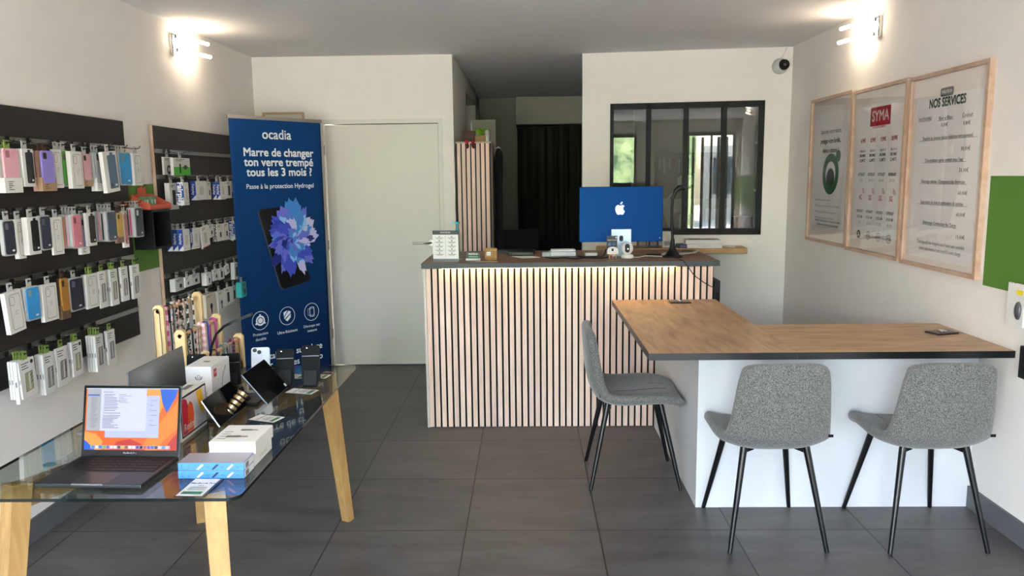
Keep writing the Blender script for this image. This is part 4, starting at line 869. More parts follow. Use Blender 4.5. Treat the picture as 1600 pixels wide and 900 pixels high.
for (x0, z0, n_, dz_) in ((.19, .94, 1, .02), (.20, .90, 11, .026), (.19, .60, 1, .02), (.19, .56, 10, .022)):
    for k in range(n_): winrect(x0, x0+random.uniform(.09, .19), z0-k*dz_-.007, z0-k*dz_, -.0020, 4, mb)
for k in range(6): winrect(.36, .36+random.uniform(.03, .16), .895-k*.026, .90-k*.026, -.0020, 4, mb); winrect(.70, .70+random.uniform(.03, .08), .80-k*.08, .805-k*.08, -.0020, 4, mb)
winrect(.07, .93, .018, .075, -.0016, 5, mb)
DC = ['#3d8ee0', '#e9e9ec', '#2f7ad0', '#58c162', '#7a52d0', '#e0e0e6', '#f0efef', '#4a4a4e', '#e0c23c', '#8a5a34', '#f4f4f4', '#e6e6ea', '#3850c0', '#101014', '#e04c4c', '#8c3ccc', '#3a74d8', '#2c3a60', '#d8dade', '#38a0e6', '#c9ccd2']
dm = []
for k, c_ in enumerate(DC):
    x = .085+.0400*k; dm.append(mat(c_, .6, emit=.2)); winrect(x, x+.030, .024, .069, -.0018, 6+k, mb)
mb.build('screen_windows', [mat('#d4d8f4', .6, emit=.20), mat('#bfc6ec', .6, emit=.20), mat('#aeb0b8', .6, emit=.2), mat('#2f5fd0', .6, emit=.20), mat('#40435a', .6, emit=.10), mat('#c6a9b0', .6, emit=.20)]+dm, lid)
mb = MB(); mb.text('MacBook Pro', .0075, 0, .0115, -.0012); mb.build('lid_lettering', mat('#b9babd', .5), lid)
# second laptop, its silver lid towards the room
SIL = mat('#8f9294', .32, metal=.8, var=.02, name='silver_aluminium')
r2 = empty('laptop', (-1.475, 3.02, .7505), R(-90)); tag(r2, 'silver laptop', 'laptop')
a0, a1 = at(205, 582, x=-1.30), at(290, 545, x=-1.30)
r2.location = (-1.312, (a0.y+a1.y)/2, .7505); r2.rotation_euler = (0, 0, R(90)); r2['label'] = 'silver laptop with its lid back towards the room, beyond the lit laptop'; LW = (a1.y-a0.y)/2
MB().bbox(-LW, LW, .0, .19, .002, .014, .003).build('base', SIL, r2)
zt = a0.z-.7505
MB().bbox(-LW, LW, -.0, .006, 0, zt-.01, .002).build('lid', SIL, r2, (0, -.012, .010), rot=(R(-3), 0, 0))

# ------------------------------------------------------------------ things on the glass table
def bx(name, x0, x1, y0, y1, z0, z1, m, b=.0015): 
    cx, cy = (x0+x1)/2, (y0+y1)/2
    return MB().bbox(x0-cx, x1-cx, y0-cy, y1-cy, 0, z1-z0, b).build(name, m, None, (cx, cy, z0))
BLUE = mat('#3f7fd0', .45, name='light_blue_card')
for k, lab in enumerate(('lower of two flat blue boxes with coloured pens beside the laptop', 'upper of two flat blue boxes with coloured pens beside the laptop')):
    z0 = .7505+k*.0235
    o = bx('pen_box', -.995+.001*k, -.806+.001*k, 2.056, 2.135, z0, z0+.023, BLUE); tag(o, lab, 'box', 'flat blue pen boxes')
    m = MB(); H = .023
    for j, mm in enumerate((0, 1, 2)):
        x = -.030+.043*j; m.plate([(x-.012, .004), (x-.006, .003), (x+.010, .017), (x+.004, .019)], -.0397, .0006, mm); m.plate(rect(x+.016, x+.024, .010, .0108), -.0397, .0006, 1)
    ring(m, -.073, .012, .010, .0108, -.0402, 1, 12, 160, 360)
    m.build('pen_print', [BOXW, mat('#1b2340', .5), mat('#e6a9d4', .5)], o)
    m = MB().box(.0945, .0952, -.035, .035, .002, .021, 0).box(.0950, .0956, -.030, -.005, .004, .018, 1).box(-.094, .094, -.039, .039, .0230, .0233, 2)
    m.build('side_print', [BOXW, INKG, mat('#8f8790', .4)], o)
for k, lab in enumerate(('lower of two white boxes stacked at the table edge behind the blue boxes', 'upper white box with tool picture, stacked at the table edge')):
    z0 = .7505+k*.0385; y0 = 2.139 if k == 0 else 2.139
    o = bx('white_box', -.952+.012*k, -.808+.006*k, 2.145, 2.30+.0*k, z0, z0+.038, BOXW, .0012); tag(o, lab, 'box', 'white boxes at the table edge')
    hx = (.144-.006*k)/2
    m = MB()
    if k:
        for (x, y, s) in ((-.005, -.03, 1), (.012, .03, .8)):
            m.box(x-.03*s, x+.012*s, y-.008*s, y+.008*s, .0381, .0385, 0).box(x+.012*s, x+.035*s, y-.006*s, y+.004*s, .0381, .0385, 1)
        for j in range(4): m.box(-.055, -.030, -.05+.02*j, -.046+.02*j, .0381, .0384, 2)
        m.build('product_picture', [mat('#6b5f52', .6), mat('#8d7c68', .6), INKG], o)
    else:
        m.box(hx, hx+.0005, -.03, .03, .012, .020, 0); m.build('side_print', mat('#c9c7c2', .6), o)
def label_card(x, y, rz, w_, d_, label, green='end'):
    o = MB().box(-w_/2, w_/2, -d_/2, d_/2, 0, .0015).build('price_label', mat('#15161a', .3, name='black_label_holder'), None, (x, y, .7503), rz); tag(o, label, 'label', 'price labels on the glass table')
    m = MB().box(-w_/2+.005, w_/2-.008, -d_/2+.002, d_/2-.002, .0016, .0020, 0).build('paper', BOXW, o)
    m = MB(); 
    m.box(-w_*.35, w_*.3, -d_*.40, -d_*.25, .0021, .0024, 1)
    m.text('MacBook Pro' if green == 'mac' else 'Smartphone', w_*.15, 0, 0, 0, 'CENTER', 0, .03, O=(0, d_*.22, .0022), V=(0, 1, 0)); m.text('13.3' if green == 'mac' else '128 Go', w_*.12, 0, 0, 0, 'CENTER', 0, .03, O=(0, d_*.08, .0022), V=(0, 1, 0))
    for j in range(3): m.box(-w_*.3, w_*.28, d_*(-.02-.07*j), d_*(-.0-.07*j), .0021, .0023, 0)
    m.build('label_print', [INK, mat('#1f6b42', .5, name='green_price_bar')], o); return o
label_card(-.908, 1.992, R(-2), .085, .120, 'white price label with green bar in front of the blue boxes', 'mac')
label_card(-.900, 2.945, R(76), .075, .120, 'price label with green bar in front of the right black phone stand')
label_card(-.925, 2.60, R(70), .075, .110, 'white price label beside the bronze-striped clamp')
label_card(-.905, 3.18, R(80), .075, .11, 'price label behind the right black phone stand')
label_card(-1.005, 3.18, R(80), .075, .11, 'price label behind the middle black phone stand')
label_card(-1.50, 2.62, R(80), .08, .16, 'white price label with red stripe at the wall side of the table')
MB().box(.02, .035, -.035, .035, .0021, .0025).build('red_stripe', mat('#c02038', .5), D.objects['price_label.005'])
# tablet box
tbx = MB().bbox(-.105, .105, 0, .045, 0, .153, .0015).build('tablet_box', BOXW, None, (-1.118, 2.457, .7505), R(90)); tag(tbx, 'white tablet box with bright red and yellow picture standing beside the lit laptop', 'box')
m = MB(); m.plate(rrect(.196, .135, .006, 3, 0, .077), 0, .0006, 0); m.plate(rrect(.184, .123, .004, 3, 0, .077), -.0006, .0005, 1)
m.plate([(-.090, .017), (-.035, .017), (-.040, .09), (-.052, .127), (-.070, .137), (-.090, .137)], -.0012, .0004, 2); m.plate([(-.058, .017), (-.015, .017), (-.005, .07), (-.012, .105), (-.03, .118), (-.05, .10)], -.0017, .0004, 3); m.plate([(.018, .135), (.06, .137), (.074, .09), (.074, .06), (.066, .045), (.048, .06), (.03, .1)], -.0014, .0004, 4)
m.text('Redmi Pad', .034, -.085, .040, -.0024, 'LEFT', 5); m.build('front_picture', [BLACK, mat('#cfc8c9', .4), mat('#b80f2e', .4), mat('#e0572a', .4), mat('#eeb51e', .4), BOXW], tbx)
m = MB(); m.box(-.02, .04, .012, .032, .1531, .1534); m.build('top_print', INKG, tbx)
# security camera box
cb = MB().bbox(-.048, .048, 0, .17, 0, .165, .0015).build('camera_box', BOXW, None, (-1.203, 2.70, .7505), 0); tag(cb, 'white cube-like camera box with small printed icon behind the tablet box', 'box')
m = MB(); ring(m, 0, .128, .010, .014, -.0006, 0, 16, 180, 360); ring(m, 0, .128, .004, .006, -.0006, 0, 12); m.plate(rrect(.02, .05, .006, 3, .018, .05), 0, .0006, 3)
m.box(.048, .0486, .02, .045, .12, .15, 1).box(.048, .0486, .03, .04, .01, .05, 0); m.text('360', .012, 0, 0, 0, 'CENTER', 2, .03, O=(.0490, .033, .136), U=(0, 1, 0))
m.tube([(.049, .09, .01), (.049, .085, .06), (.049, .10, .11), (.049, .13, .14)], .001, 4, 0); m.box(-.012, .012, .07, .09, .1651, .1655, 0)
m.build('box_print', [INKG, mat('#c0394a', .5), BOXW, mat('#b99ba0', .6)], cb)
o = bx('small_white_box', -1.115, -1.075, 2.93, 2.99, .7505, .80, mat('#bfb8b0', .5), .001); tag(o, 'small pale box behind the white camera box', 'box'); 
m = MB(); m.plate(rect(-.012, .012, .012, .035), -.030, .0006); m.build('box_print', mat('#6b4a46', .6), o)
# two tablets on black clamp stands
def tablet(name, near_y, far_y, xb, zb, xt, zt, label, edge):
    dy = far_y-near_y; d = Vector((xt-xb, 0, zt-zb)); L = d.length; lean = math.atan2(-(xt-xb), zt-zb)
    r = empty(name, (xb, (near_y+far_y)/2, zb), 0); r.rotation_euler = (R(0), 0, R(90)); tag(r, label, 'tablet')
    t = MB().bbox(-dy/2, dy/2, 0, .008, 0, L, .003).build('body', edge, r, (0, 0, 0), rot=(-lean, 0, 0))
    MB().plate(rrect(dy-.003, L-.003, .006, 3, 0, L/2), 0, .0007).build('screen', mat('#06070a', .09, name='dark_tablet_glass'), r, (0, 0, 0), rot=(-lean, 0, 0))
    return r, lean, L
t1, lean1, L1 = tablet('tablet', 2.45, 2.70, -1.030, .770, -1.088, .862, 'black tablet with silver edge leaning on a stand beside the tablet box', mat('#b9bcc0', .25, metal=.8))
t2, lean2, L2 = tablet('tablet', 2.69, 2.93, -.950, .775, -1.040, .888, 'black tablet with white sticker leaning behind the bronze-striped clamp', mat('#5c5f63', .3, metal=.8))
MB().plate(rrect(.016, .014, .002, 2, .108, .014), -.0008, .0006).build('white_sticker', BOXW, t2, rot=(-lean2, 0, 0))
def tstand(x, y, zc, label, bronze=False):
    r = empty('tablet_stand', (x, y, .7505)); tag(r, label, 'stand')
    MB().bbox(-.05, .05, -.05, .05, 0, .012, .005).build('base', BLACK, r)
    MB().tube([(0, 0, .01), (-.02, 0, .035), (-.03, 0, .06)], .009).build('post', BLACK, r)
    if bronze:
        for k in range(5): MB().tube([(.035+.010*k, -.03+.010*k, .030+.013*k), (.040+.010*k, -.024+.010*k, .038+.013*k)], [.019, .021], 14).build('bronze_ring', mat('#a88d68', .25, metal=.8), r)
        MB().tube([(.030, -.036, .024), (.085, .022, .092)], .016, 12).build('clamp_core', BLACK, r)
tstand(-1.090, 2.60, .8, 'black stand base with bronze ribbed clamp in front of the near tablet', True)
tstand(-1.06, 2.80, .8, 'black stand under the tablet with the white sticker')
D.objects['tablet_stand']['label'] = 'black tablet stand with a bronze ribbed clamp near the white boxes'
# phones on little stands
def phone_stand(x, y, rz, wd_, hh, label, col='#040405', twolens=False, tilt=12):
    r = empty('phone_on_stand', (x, y, .7505), rz); tag(r, label, 'phone', 'phones propped on the glass table')
    m = mat(col, .6, spec=.15 if not twolens else .5)
    b_ = MB().prism(rrect(wd_, hh, .010, 4, 0, hh/2), (0, .009, 0), (1, 0, 0), (0, 0, 1), (0, -1, 0), .009, 0, True).build('phone', m, r, (0, 0, .012), rot=(R(-tilt), 0, 0))
    if twolens:
        for px, pz in ((-wd_*.30, hh*.92), (-wd_*.06, hh*.86)): MB().tube([(px, .001, pz), (px, -.003, pz)], .0085, 14).build('camera_lens', BLACK, b_)
    else:
        MB().tube([(-wd_*.2, .001, hh*.93), (-wd_*.2, -.0015, hh*.93)], .0022, 8).build('sensor', ALU, b_)
        MB().plate(rect(-wd_/2+.003, wd_/2-.003, hh*.70, hh*.72), 0, .0015).build('hinge_line', mat('#2a2c2f', .3), b_)
    MB().box(-wd_*.38, wd_*.38, -.045, -.038, 0, .005).box(-wd_*.38, wd_*.38, -.045, .03, 0, .003).add([(-wd_*.34, -.0, .062), (wd_*.34, -.0, .062), (wd_*.34, -.022, .004), (-wd_*.34, -.022, .004), (-wd_*.34, .002, .062), (wd_*.34, .002, .062), (wd_*.34, -.019, .004), (-wd_*.34, -.019, .004)], [(0, 1, 2, 3), (7, 6, 5, 4), (0, 4, 5, 1), (2, 6, 7, 3), (0, 3, 7, 4), (1, 5, 6, 2)]).build('stand', mat('#111214', .5, spec=.2), r)
phone_stand(-.893, 3.045, R(6), .074, .150, 'black phone on small black stand, rightmost on the glass table')
phone_stand(-1.000, 3.050, R(8), .072, .135, 'black phone on small stand, second from the right end of the glass table')
phone_stand(-1.105, 3.06, R(8), .074, .140, 'silver-white phone with two round lenses behind the tablet', '#c5ccd2', True)
phone_stand(-1.205, 3.00, R(14), .074, .130, 'black phone on stand between the camera box and white phone')
phone_stand(-1.305, 2.90, R(6), .074, .150, 'black phone behind the white camera box, leftmost of the phones', '#101114')
# gooseneck lamp
r = empty('gooseneck_lamp', (-1.225, 2.92, .7505)); tag(r, 'black bent-arm desk lamp rising behind the white camera box', 'lamp')
MB().lathe([(.035, 0), (.035, .008), (.012, .014)]).build('base', BLACK, r)
pts = [atp(px, py, Vector((0, 2.92, 0)), Vector((0, 1, 0)))-Vector((-1.225, 2.92, .7505)) for px, py in ((326, 590), (328, 560), (331, 540), (338, 522), (350, 510), (362, 504))]
pts[0].z = .01
MB().tube([Vector((0, 0, .01))]+pts[1:], .0052, 8).build('bent_arm', BLACK, r)
e1 = atp(394, 491, Vector((0, 2.92, 0)), Vector((0, 1, 0)))-Vector((-1.225, 2.92, .7505))
MB().bar(pts[-1]-Vector((.004, 0, 0)), e1, .018, .010).build('lamp_head', mat('#1b1d20', .3), r)

# ------------------------------------------------------------------ lanyard stand
r = empty('lanyard_stand', (-1.385, 3.17, .7505)); tag(r, 'stepped pine stand holding phone lanyards at the far wall corner of the glass table', 'stand')
posts = ((-1.475, .345), (-1.395, .245), (-1.300, .155))
for sy, yy in ((0, 2.985), (1, 3.345)):
    m = MB()
    for x, h in posts:
        m.prism([(-.021, 0), (.021, 0), (.021, h-.012), (.010, h), (-.010, h), (-.021, h-.012)], (x+1.385, yy-3.17, 0), (1, 0, 0), (0, 0, 1), (0, 1, 0), .018)
    m.box(-.10, .10, yy-3.17, yy-3.17+.018, 0, .035); m.build('side_frame', PINE, r)
for x, h in posts: MB().tube([(x+1.385, -.185, h-.025), (x+1.385, .195, h-.025)], .0085, 12).build('dowel', wood('#c59a70', '#d8b088', (8, 1, 8), 5, .5, 'dowel_wood'), r)
MB().box(-.10, -.07, -.18, .19, .05, .09).build('back_rail', PINE, r)
def lanyard(step, y, L, col, label, wd_=.010, kind='beads', col2='#e9e4e0'):
    x, h = posts[step]; z = .7505+h-.025; o = empty('lanyard', (x, y, z)); tag(o, label, 'lanyard', 'lanyards hung on the pine stand')
    L = min(L, h-.045); mb = MB(); m2 = MB(); N = 14
    def P(s, side): 
        a = s*math.pi*.9; return None
    pts = [(.0105+.001, .0, -L)]+[(.0125, .001*math.sin(k), -L*(1-k/N)) for k in range(1, N)]+[(.0125, 0, 0), (.009, 0, .011), (0, 0, .0135), (-.009, 0, .011), (-.0125, 0, 0)]+[(-.0125, .001*math.sin(k), -L*k/N*.92) for k in range(1, N)]
    if kind == 'beads':
        for k, p in enumerate(pts): (mb if k % 2 else m2).ball(p, wd_*.5, 8)
        mb.tube(pts, wd_*.16, 5)
    elif kind == 'band':
        mb.tube(pts, wd_*.42, 6); 
        for k in range(2, len(pts)-2, 2): m2.tube([pts[k], pts[k+1]], wd_*.46, 6)
    else:
        mb.tube(pts, wd_*.30, 6); m2.bar((.0125, 0, -L-.012), (.0125, 0, -L+.004), .008, .004)
    mb.build('cord', mat(col, .5), o); m2.build('bead_row' if kind == 'beads' else 'pattern_cord' if kind == 'band' else 'clip', mat(col2, .4), o)
for a in ((0, 2.972, .27, '#6b5a4a', 'brown speckled lanyard at the near end of the upper dowel', .006, 'cord', '#c9c1b6'),
          (0, 3.030, .30, '#d65a94', 'pink chequered lanyard on the upper dowel', .014, 'band', '#f1c3d6'),
          (0, 3.060, .30, '#16131a', 'first black lanyard from the pink chequered one on the upper dowel', .009, 'cord', '#a9a9a9'),
          (0, 3.090, .30, '#1c1620', 'second black lanyard from the pink chequered one on the upper dowel', .009, 'cord', '#a9a9a9'),
          (0, 3.135, .30, '#d8b9b0', 'pale pink beaded lanyard on the upper dowel', .010, 'beads', '#8c6a62'),
          (0, 3.175, .30, '#4a2f2c', 'brown and pink beaded lanyard on the upper dowel', .012, 'beads', '#caa49a'),
          (0, 3.215, .30, '#1e1c1c', 'black and white beaded lanyard on the upper dowel', .010, 'beads', '#d9d2cb'),
          (0, 3.28, .30, '#1b1b1b', 'black and white twisted lanyard at the far end of the upper dowel', .008, 'band', '#dcdad5'),
          (1, 3.02, .2, '#3a1a22', 'dark red beaded lanyard on the middle dowel', .011, 'beads', '#141116'),
          (1, 3.075, .2, '#23262c', 'charcoal lanyard on the middle dowel', .013, 'cord', '#55585e'),
          (1, 3.13, .2, '#5f7358', 'sage green cord lanyard on the middle dowel', .008, 'cord', '#8c9a86'),
          (1, 3.185, .2, '#f0a9ae', 'thick pale pink chequered lanyard on the middle dowel', .020, 'band', '#f7dcdc'),
          (1, 3.23, .2, '#24489a', 'blue lanyard on the middle dowel', .014, 'cord', '#6f93d6'),
          (1, 3.31, .2, '#b0388c', 'magenta lanyard at the far end of the middle dowel', .016, 'cord', '#d98cc0'),
          (2, 3.08, .12, '#1b1c1f', 'black lanyard on the lowest dowel', .010, 'cord', '#8c8c8c'),
          (2, 3.16, .12, '#56706c', 'grey-green lanyard on the lowest dowel', .014, 'cord', '#8fa8a2'),
          (2, 3.20, .12, '#8f9a94', 'pale grey lanyard on the lowest dowel', .012, 'cord', '#8fa8a2'),
          (2, 3.26, .12, '#8c3a5c', 'dark pink and black beaded lanyard on the lowest dowel', .015, 'beads', '#241a22'),
          (2, 3.32, .12, '#8a5a34', 'brown leather loop at the far end of the lowest dowel', .009, 'cord', '#a8743c')): lanyard(*a[:3], a[3], a[4], a[5], a[6], a[7])

# ------------------------------------------------------------------ on the reception counter
ZT = 1.0605
def onc(px, py): return at(px, py, z=ZT)
# blue all-in-one computer
r = empty('desktop_computer', (.618, 5.05, ZT), R(0)); tag(r, 'blue all-in-one desktop computer seen from the back, on the reception counter', 'computer')
MB().bbox(-.2735, .2735, 0, .0115, .094, .455, .003).build('display_housing', mat('#093569', .5, metal=.9, var=.02, name='blue_aluminium'), r)
MB().box(-.268, .268, .0115, .0125, .10, .45).build('front_glass', mat('#08090b', .1), r)
m = MB()
AP = [(0, .36), (-.12, .42), (-.25, .44), (-.38, .38), (-.47, .24), (-.50, .05), (-.46, -.16), (-.38, -.34), (-.27, -.49), (-.18, -.52), (-.08, -.49), (0, -.47), (.08, -.49), (.18, -.52), (.27, -.49), (.38, -.34), (.46, -.18), (.36, -.10), (.30, 0), (.28, .10), (.30, .20), (.36, .29), (.42, .33), (.36, .39), (.25, .44), (.12, .41)]
AL = [(0, .50), (.02, .62), (.10, .73), (.22, .78), (.21, .66), (.13, .55)]
s = .066; m.plate([(x*s-.006, .306+z*s) for x, z in AP][::-1], 0, .0008); m.plate([(x*s-.006, .306+z*s) for x, z in AL][::-1], 0, .0008); m.build('fruit_emblem', mat('#b9c6cf', .2, metal=.4), r)
m = MB().bbox(-.066, .066, -.018, -.004, .0, .180, .003); m.build('stand_back', mat('#a9bacb', .3, metal=.5, name='pale_blue_aluminium'), r)
MB().bbox(-.066, .066, -.018, .13, 0, .006, .002).build('stand_foot', mat('#a9bacb', .3, metal=.5, name='pale_blue_aluminium'), r)
m = MB(); m.plate(rrect(.026, .038, .012, 5, 0, .118), -.018, .0008); m.build('cable_hole', BLACK, r)
MB().plate(circ(.255, .118, .003, 10), 0, .0006).build('screw', ALU, r)
# white round camera
p = onc(980, 403); r = empty('security_camera', (p.x, p.y, ZT)); tag(r, 'white ball-shaped camera standing on the counter before the blue computer', 'camera')
MB().lathe([(.036, 0), (.040, .006), (.040, .016), (.032, .024), (.02, .028)]).build('base', WHITE, r)
hdm = MB().ball((0, 0, .062), .0385, 24).build('head', WHITE, r)
m = MB(); m.prism(rrect(.030, .056, .015, 6, 0, .066), (-.004, -.030, 0), (1, 0, 0), (0, 0, 1), (0, -1, 0), .0075); m.build('lens_face', BLACK, hdm)
# black desk lamp
p = onc(1051, 402); r = empty('desk_lamp', (p.x, p.y+.01, ZT)); tag(r, 'black slender desk lamp with flared base and curved head on the counter', 'lamp')
MB().lathe([(.066, 0), (.066, .004), (.045, .018), (.026, .045), (.015, .08), (.011, .12)], seg=28).build('flared_base', BLACK, r)
q = lambda px, py: atp(px, py, Vector((0, p.y+.01, 0)), Vector((0, 1, 0)))-Vector((p.x, p.y+.01, ZT))
st = [q(*a) for a in ((1051, 378), (1050, 350), (1050, 330), (1051, 312), (1054, 303))]
MB().tube(st, [.010, .0075, .0075, .008, .0095], 10).build('stem', BLACK, r)
hd2 = [q(*a) for a in ((1053, 305), (1056, 298), (1061, 294), (1066, 293), (1070, 296))]
MB().tube(hd2, [.010, .015, .018, .017, .010], 12).build('head', BLACK, r)
cbp = [q(1052, 404)+Vector((0, -.0, .006)), Vector((.02, CY-p.y-.02, .004)), Vector((.03, CY-.018-p.y-.01, -.01)), Vector((.09, CY-.012-p.y-.01, -.09)), Vector((.16, CY-.012-p.y-.01, -.14)), Vector((.215, CY-.008-p.y-.01, -.17))]
MB().tube(cbp, .0025, 6).build('power_cord', BLACK, r)
# leaflet holder sign
r = empty('leaflet_holder', (-.512, 4.80, ZT), R(-6)); tag(r, 'clear leaflet holder with white and black price sheet at the left end of the counter', 'sign')
m = MB().bbox(-.082, .082, 0, .003, .004, .196, .0008); m.build('sheet', BOXW, r)
m = MB(); m.plate(rect(-.082, .082, .172, .198), 0, .0012, 0); m.plate(rect(-.082, .082, .0, .020), 0, .0012, 1); m.plate(rect(-.0005, .0005, .03, .165), 0, .001, 1)
m.text('PRIXTECH', .014, 0, .185, -.002, m=2)
for cx in (-.04, .04):
    for k in range(5): m.plate(rect(cx-.026, cx+.026, .150-.026*k, .153-.026*k), 0, .001, 1); m.plate(rect(cx-.018, cx+.018, .144-.026*k, .1465-.026*k), 0, .001, 1); m.plate(circ(cx, .160-.026*k, .004, 8), 0, .001, 0)
m.build('sheet_print', [mat('#1d1f22', .4), mat('#70757a', .5), BOXW], r)
MB().box(-.085, .085, .0045, .03, 0, .004).box(.0845, .086, -.004, .03, 0, .2).build('clear_holder', thin_glass((.9, .93, .93), 'holder_acrylic'), r)
# sanitizer pump behind
r = empty('pump_bottle', (-.45, 4.97, ZT)); tag(r, 'clear pump bottle with turquoise head behind the leaflet holder', 'bottle')
MB().lathe([(.030, 0), (.032, .01), (.032, .14), (.022, .165), (.012, .178)]).build('bottle', thin_glass((.85, .93, .92), 'bottle_plastic'), r)
MB().lathe([(.014, .178), (.014, .193), (.006, .195), (.006, .228), (.016, .230), (.018, .242)]).bar((0, 0, .236), (-.035, 0, .234), .012, .010).build('pump_head', mat('#58b6c8', .35), r)
# card holder
r = empty('card_holder', (-.345, 4.875, ZT), R(-4)); tag(r, 'small stack of dark green cards in a holder beside the woven jar', 'card holder')
MB().bbox(-.046, .046, -.02, .025, 0, .014, .002).build('tray', mat('#d5d5d3', .3), r)
m = MB(); m.box(-.043, .043, 0, .012, .012, .052); m.build('cards', mat('#20302b', .4), r)
m = MB(); m.text('PRIXTECH', .013, 0, .040, -.0008, bold=.02); m.plate(rect(-.03, .03, .020, .026), 0, .0006, 1); m.build('card_print', [BOXW, mat('#5da58a', .5)], r)
# woven jar
r = empty('woven_jar', (-.232, 4.895, ZT)); tag(r, 'round jar wrapped in tan cane weave near the left end of the counter', 'jar')
m = MB().lathe([(.033, 0), (.036, .003), (.036, .070), (.033, .074)], seg=28); m.build('jar', mat('#3a2c20', .4), r)
m = MB()
for k in range(20):
    a = 2*math.pi*k/20; m.bar((.0372*math.cos(a), .0372*math.sin(a), .002), (.0372*math.cos(a), .0372*math.sin(a), .074), .0055, .002, up=(math.cos(a), math.sin(a), 0))
for z in (.004, .016, .028, .040, .052, .064, .073): m.tube([(.0378*math.cos(2*math.pi*k/24), .0378*math.sin(2*math.pi*k/24), z) for k in range(25)], .0028, 5)
m.build('cane_weave', mat('#c39a5e', .6), r)
m = MB(); m.plate(rect(-.026, .000, .032, .056), -.0405, .001); m.build('jar_label', BOXW, r)
m = MB(); m.text('bougie', .008, -.013, .044, -.0420); m.build('label_print', mat('#5b4a9a', .5), r)
o = MB().box(-.07, .07, -.012, .012, 0, .004).build('flat_strip', mat('#9b8b79', .5), None, (-.255, 4.785, ZT), R(0)); tag(o, 'thin pale strip lying at the front edge of the counter', 'strip'); MB().box(-.066, .066, -.003, .003, .004, .0046).build('groove', mat('#84766a', .5), o)
# dark laptop or printer tray and papers
o = MB().bbox(-.085, .085, -.09, .09, 0, .028, .004).build('black_box', mat('#141416', .5), None, (-.035, 5.21, ZT), R(-4)); tag(o, 'flat black device behind the sheet of paper on the counter', 'device'); MB().box(-.06, .06, -.0908, -.0900, .010, .018).build('slot', mat('#2c2c30', .3), o)
o = MB().box(-.09, .09, -.075, .075, 0, .012).build('folder', mat('#3b3d40', .5), None, (-.16, 5.40, ZT), R(5)); tag(o, 'thin dark grey folder behind the flat black device', 'folder'); MB().box(-.08, .08, -.07, -.067, .0121, .0126).build('folder_edge', mat('#66686b', .4), o)
m = MB(); m.add([(-.085, .035, 0), (-.01, -.095, 0), (.105, -.05, 0), (.045, .055, 0), (-.085, .035, .001), (-.01, -.095, .001), (.105, -.05, .001), (.045, .055, .001)], [(3, 2, 1, 0), (4, 5, 6, 7), (0, 1, 5, 4), (1, 2, 6, 5), (2, 3, 7, 6), (3, 0, 4, 7)])
o = m.build('paper_sheet', mat('#f2ece8', .7), None, (-.02, 5.06, ZT), 0); tag(o, 'loose pale sheet of paper lying on the counter', 'paper'); m = MB().box(-.02, .04, -.02, -.018, .0011, .0013); m.build('fold_mark', INKG, o)
# white handset / router and cables
r = empty('telephone', (.235, 5.12, ZT), R(4)); tag(r, 'white and grey desk telephone with cables at the middle of the counter', 'telephone')
MB().bbox(-.085, .085, -.06, .06, 0, .030, .006).build('base', mat('#c9ccd0', .4), r); MB().bbox(-.075, .085, -.045, .035, .031, .044, .005).build('handset', mat('#dcdddf', .35), r)
MB().lathe([(.034, 0), (.034, .02), (.028, .028)], (-.105, -.02, 0)).build('round_dial', mat('#b4b7bb', .4), r)
def cable(name, pts, rad, col, label, cat='cable', z0=ZT):
    m = MB(); P = []
    V_ = [Vector(p) for p in pts]
    for i in range(len(V_)-1):
        p0 = V_[max(i-1, 0)]; p1 = V_[i]; p2 = V_[i+1]; p3 = V_[min(i+2, len(V_)-1)]
        for k in range(8):
            t = k/8; P.append(.5*((2*p1)+(p2-p0)*t+(2*p0-5*p1+4*p2-p3)*t*t+(3*p1-p0-3*p2+p3)*t**3))
    P.append(V_[-1]); o = m.tube(P, rad, 6).build(name, mat(col, .5), None, (0, 0, z0+rad)); tag(o, label, cat); return o
cable('power_cable', [(.12, 4.98, 0), (.17, 4.90, 0), (.24, 4.94, .0), (.30, 4.88, 0), (.38, 4.93, 0), (.47, 4.90, 0), (.53, 4.96, 0)], .0048, '#101012', 'black cable snaking on the counter in front of the telephone')
cable('power_cable', [(.33, 5.02, 0), (.38, 4.97, 0), (.44, 5.0, .0), (.50, 5.02, .0), (.52, 5.06, .04)], .0045, '#141416', 'black cable beside the white plug left of the computer')
cable('charging_cable', [(.66, 4.97, 0), (.72, 4.95, 0), (.78, 5.03, 0), (.85, 4.99, 0), (.90, 4.96, 0)], .0025, '#d8d6d2', 'thin white cable running from the camera to the desk lamp')
o = MB().bbox(-.04, .04, -.014, .014, 0, .020, .004).build('power_adapter', WHITE, None, (.425, 5.09, ZT), R(10)); tag(o, 'white power adapter left of the blue computer', 'adapter'); MB().box(.04, .046, -.006, .006, .006, .012).build('plug_end', ALU, o)
# payment sign on tiny easel
p = onc(958, 404); r = empty('payment_sign', (p.x-.003, p.y, ZT), R(3)); tag(r, 'small white rounded card and black card on a tiny wooden easel before the computer', 'sign')
MB().bar((-.025, 0, .026), (.025, 0, .026), .006, .006).bar((-.022, -.004, 0), (-.018, 0, .028), .006, .006).bar((.024, -.004, 0), (.018, 0, .028), .006, .006).bar((0, .022, 0), (0, .003, .04), .005, .005).build('easel', mat('#c98e58', .6), r)
m = MB().prism([(-.036, .030), (.036, .030), (.036, .052), (.030, .066), (.018, .073), (0, .076), (-.018, .073), (-.030, .066), (-.036, .052)], (0, .002, 0), (1, 0, 0), (0, 0, 1), (0, -1, 0), .002); m.build('white_card', BOXW, r)
m = MB(); outline(m, rect(-.020, .020, .038, .066), .0008, -.0006); m.plate(rect(-.008, .006, .048, .064), 0, .0008); m.build('card_print', [INK], r)
MB().box(-.038, .030, .006, .009, .030, .145).build('black_card', mat('#14181f', .35), r)
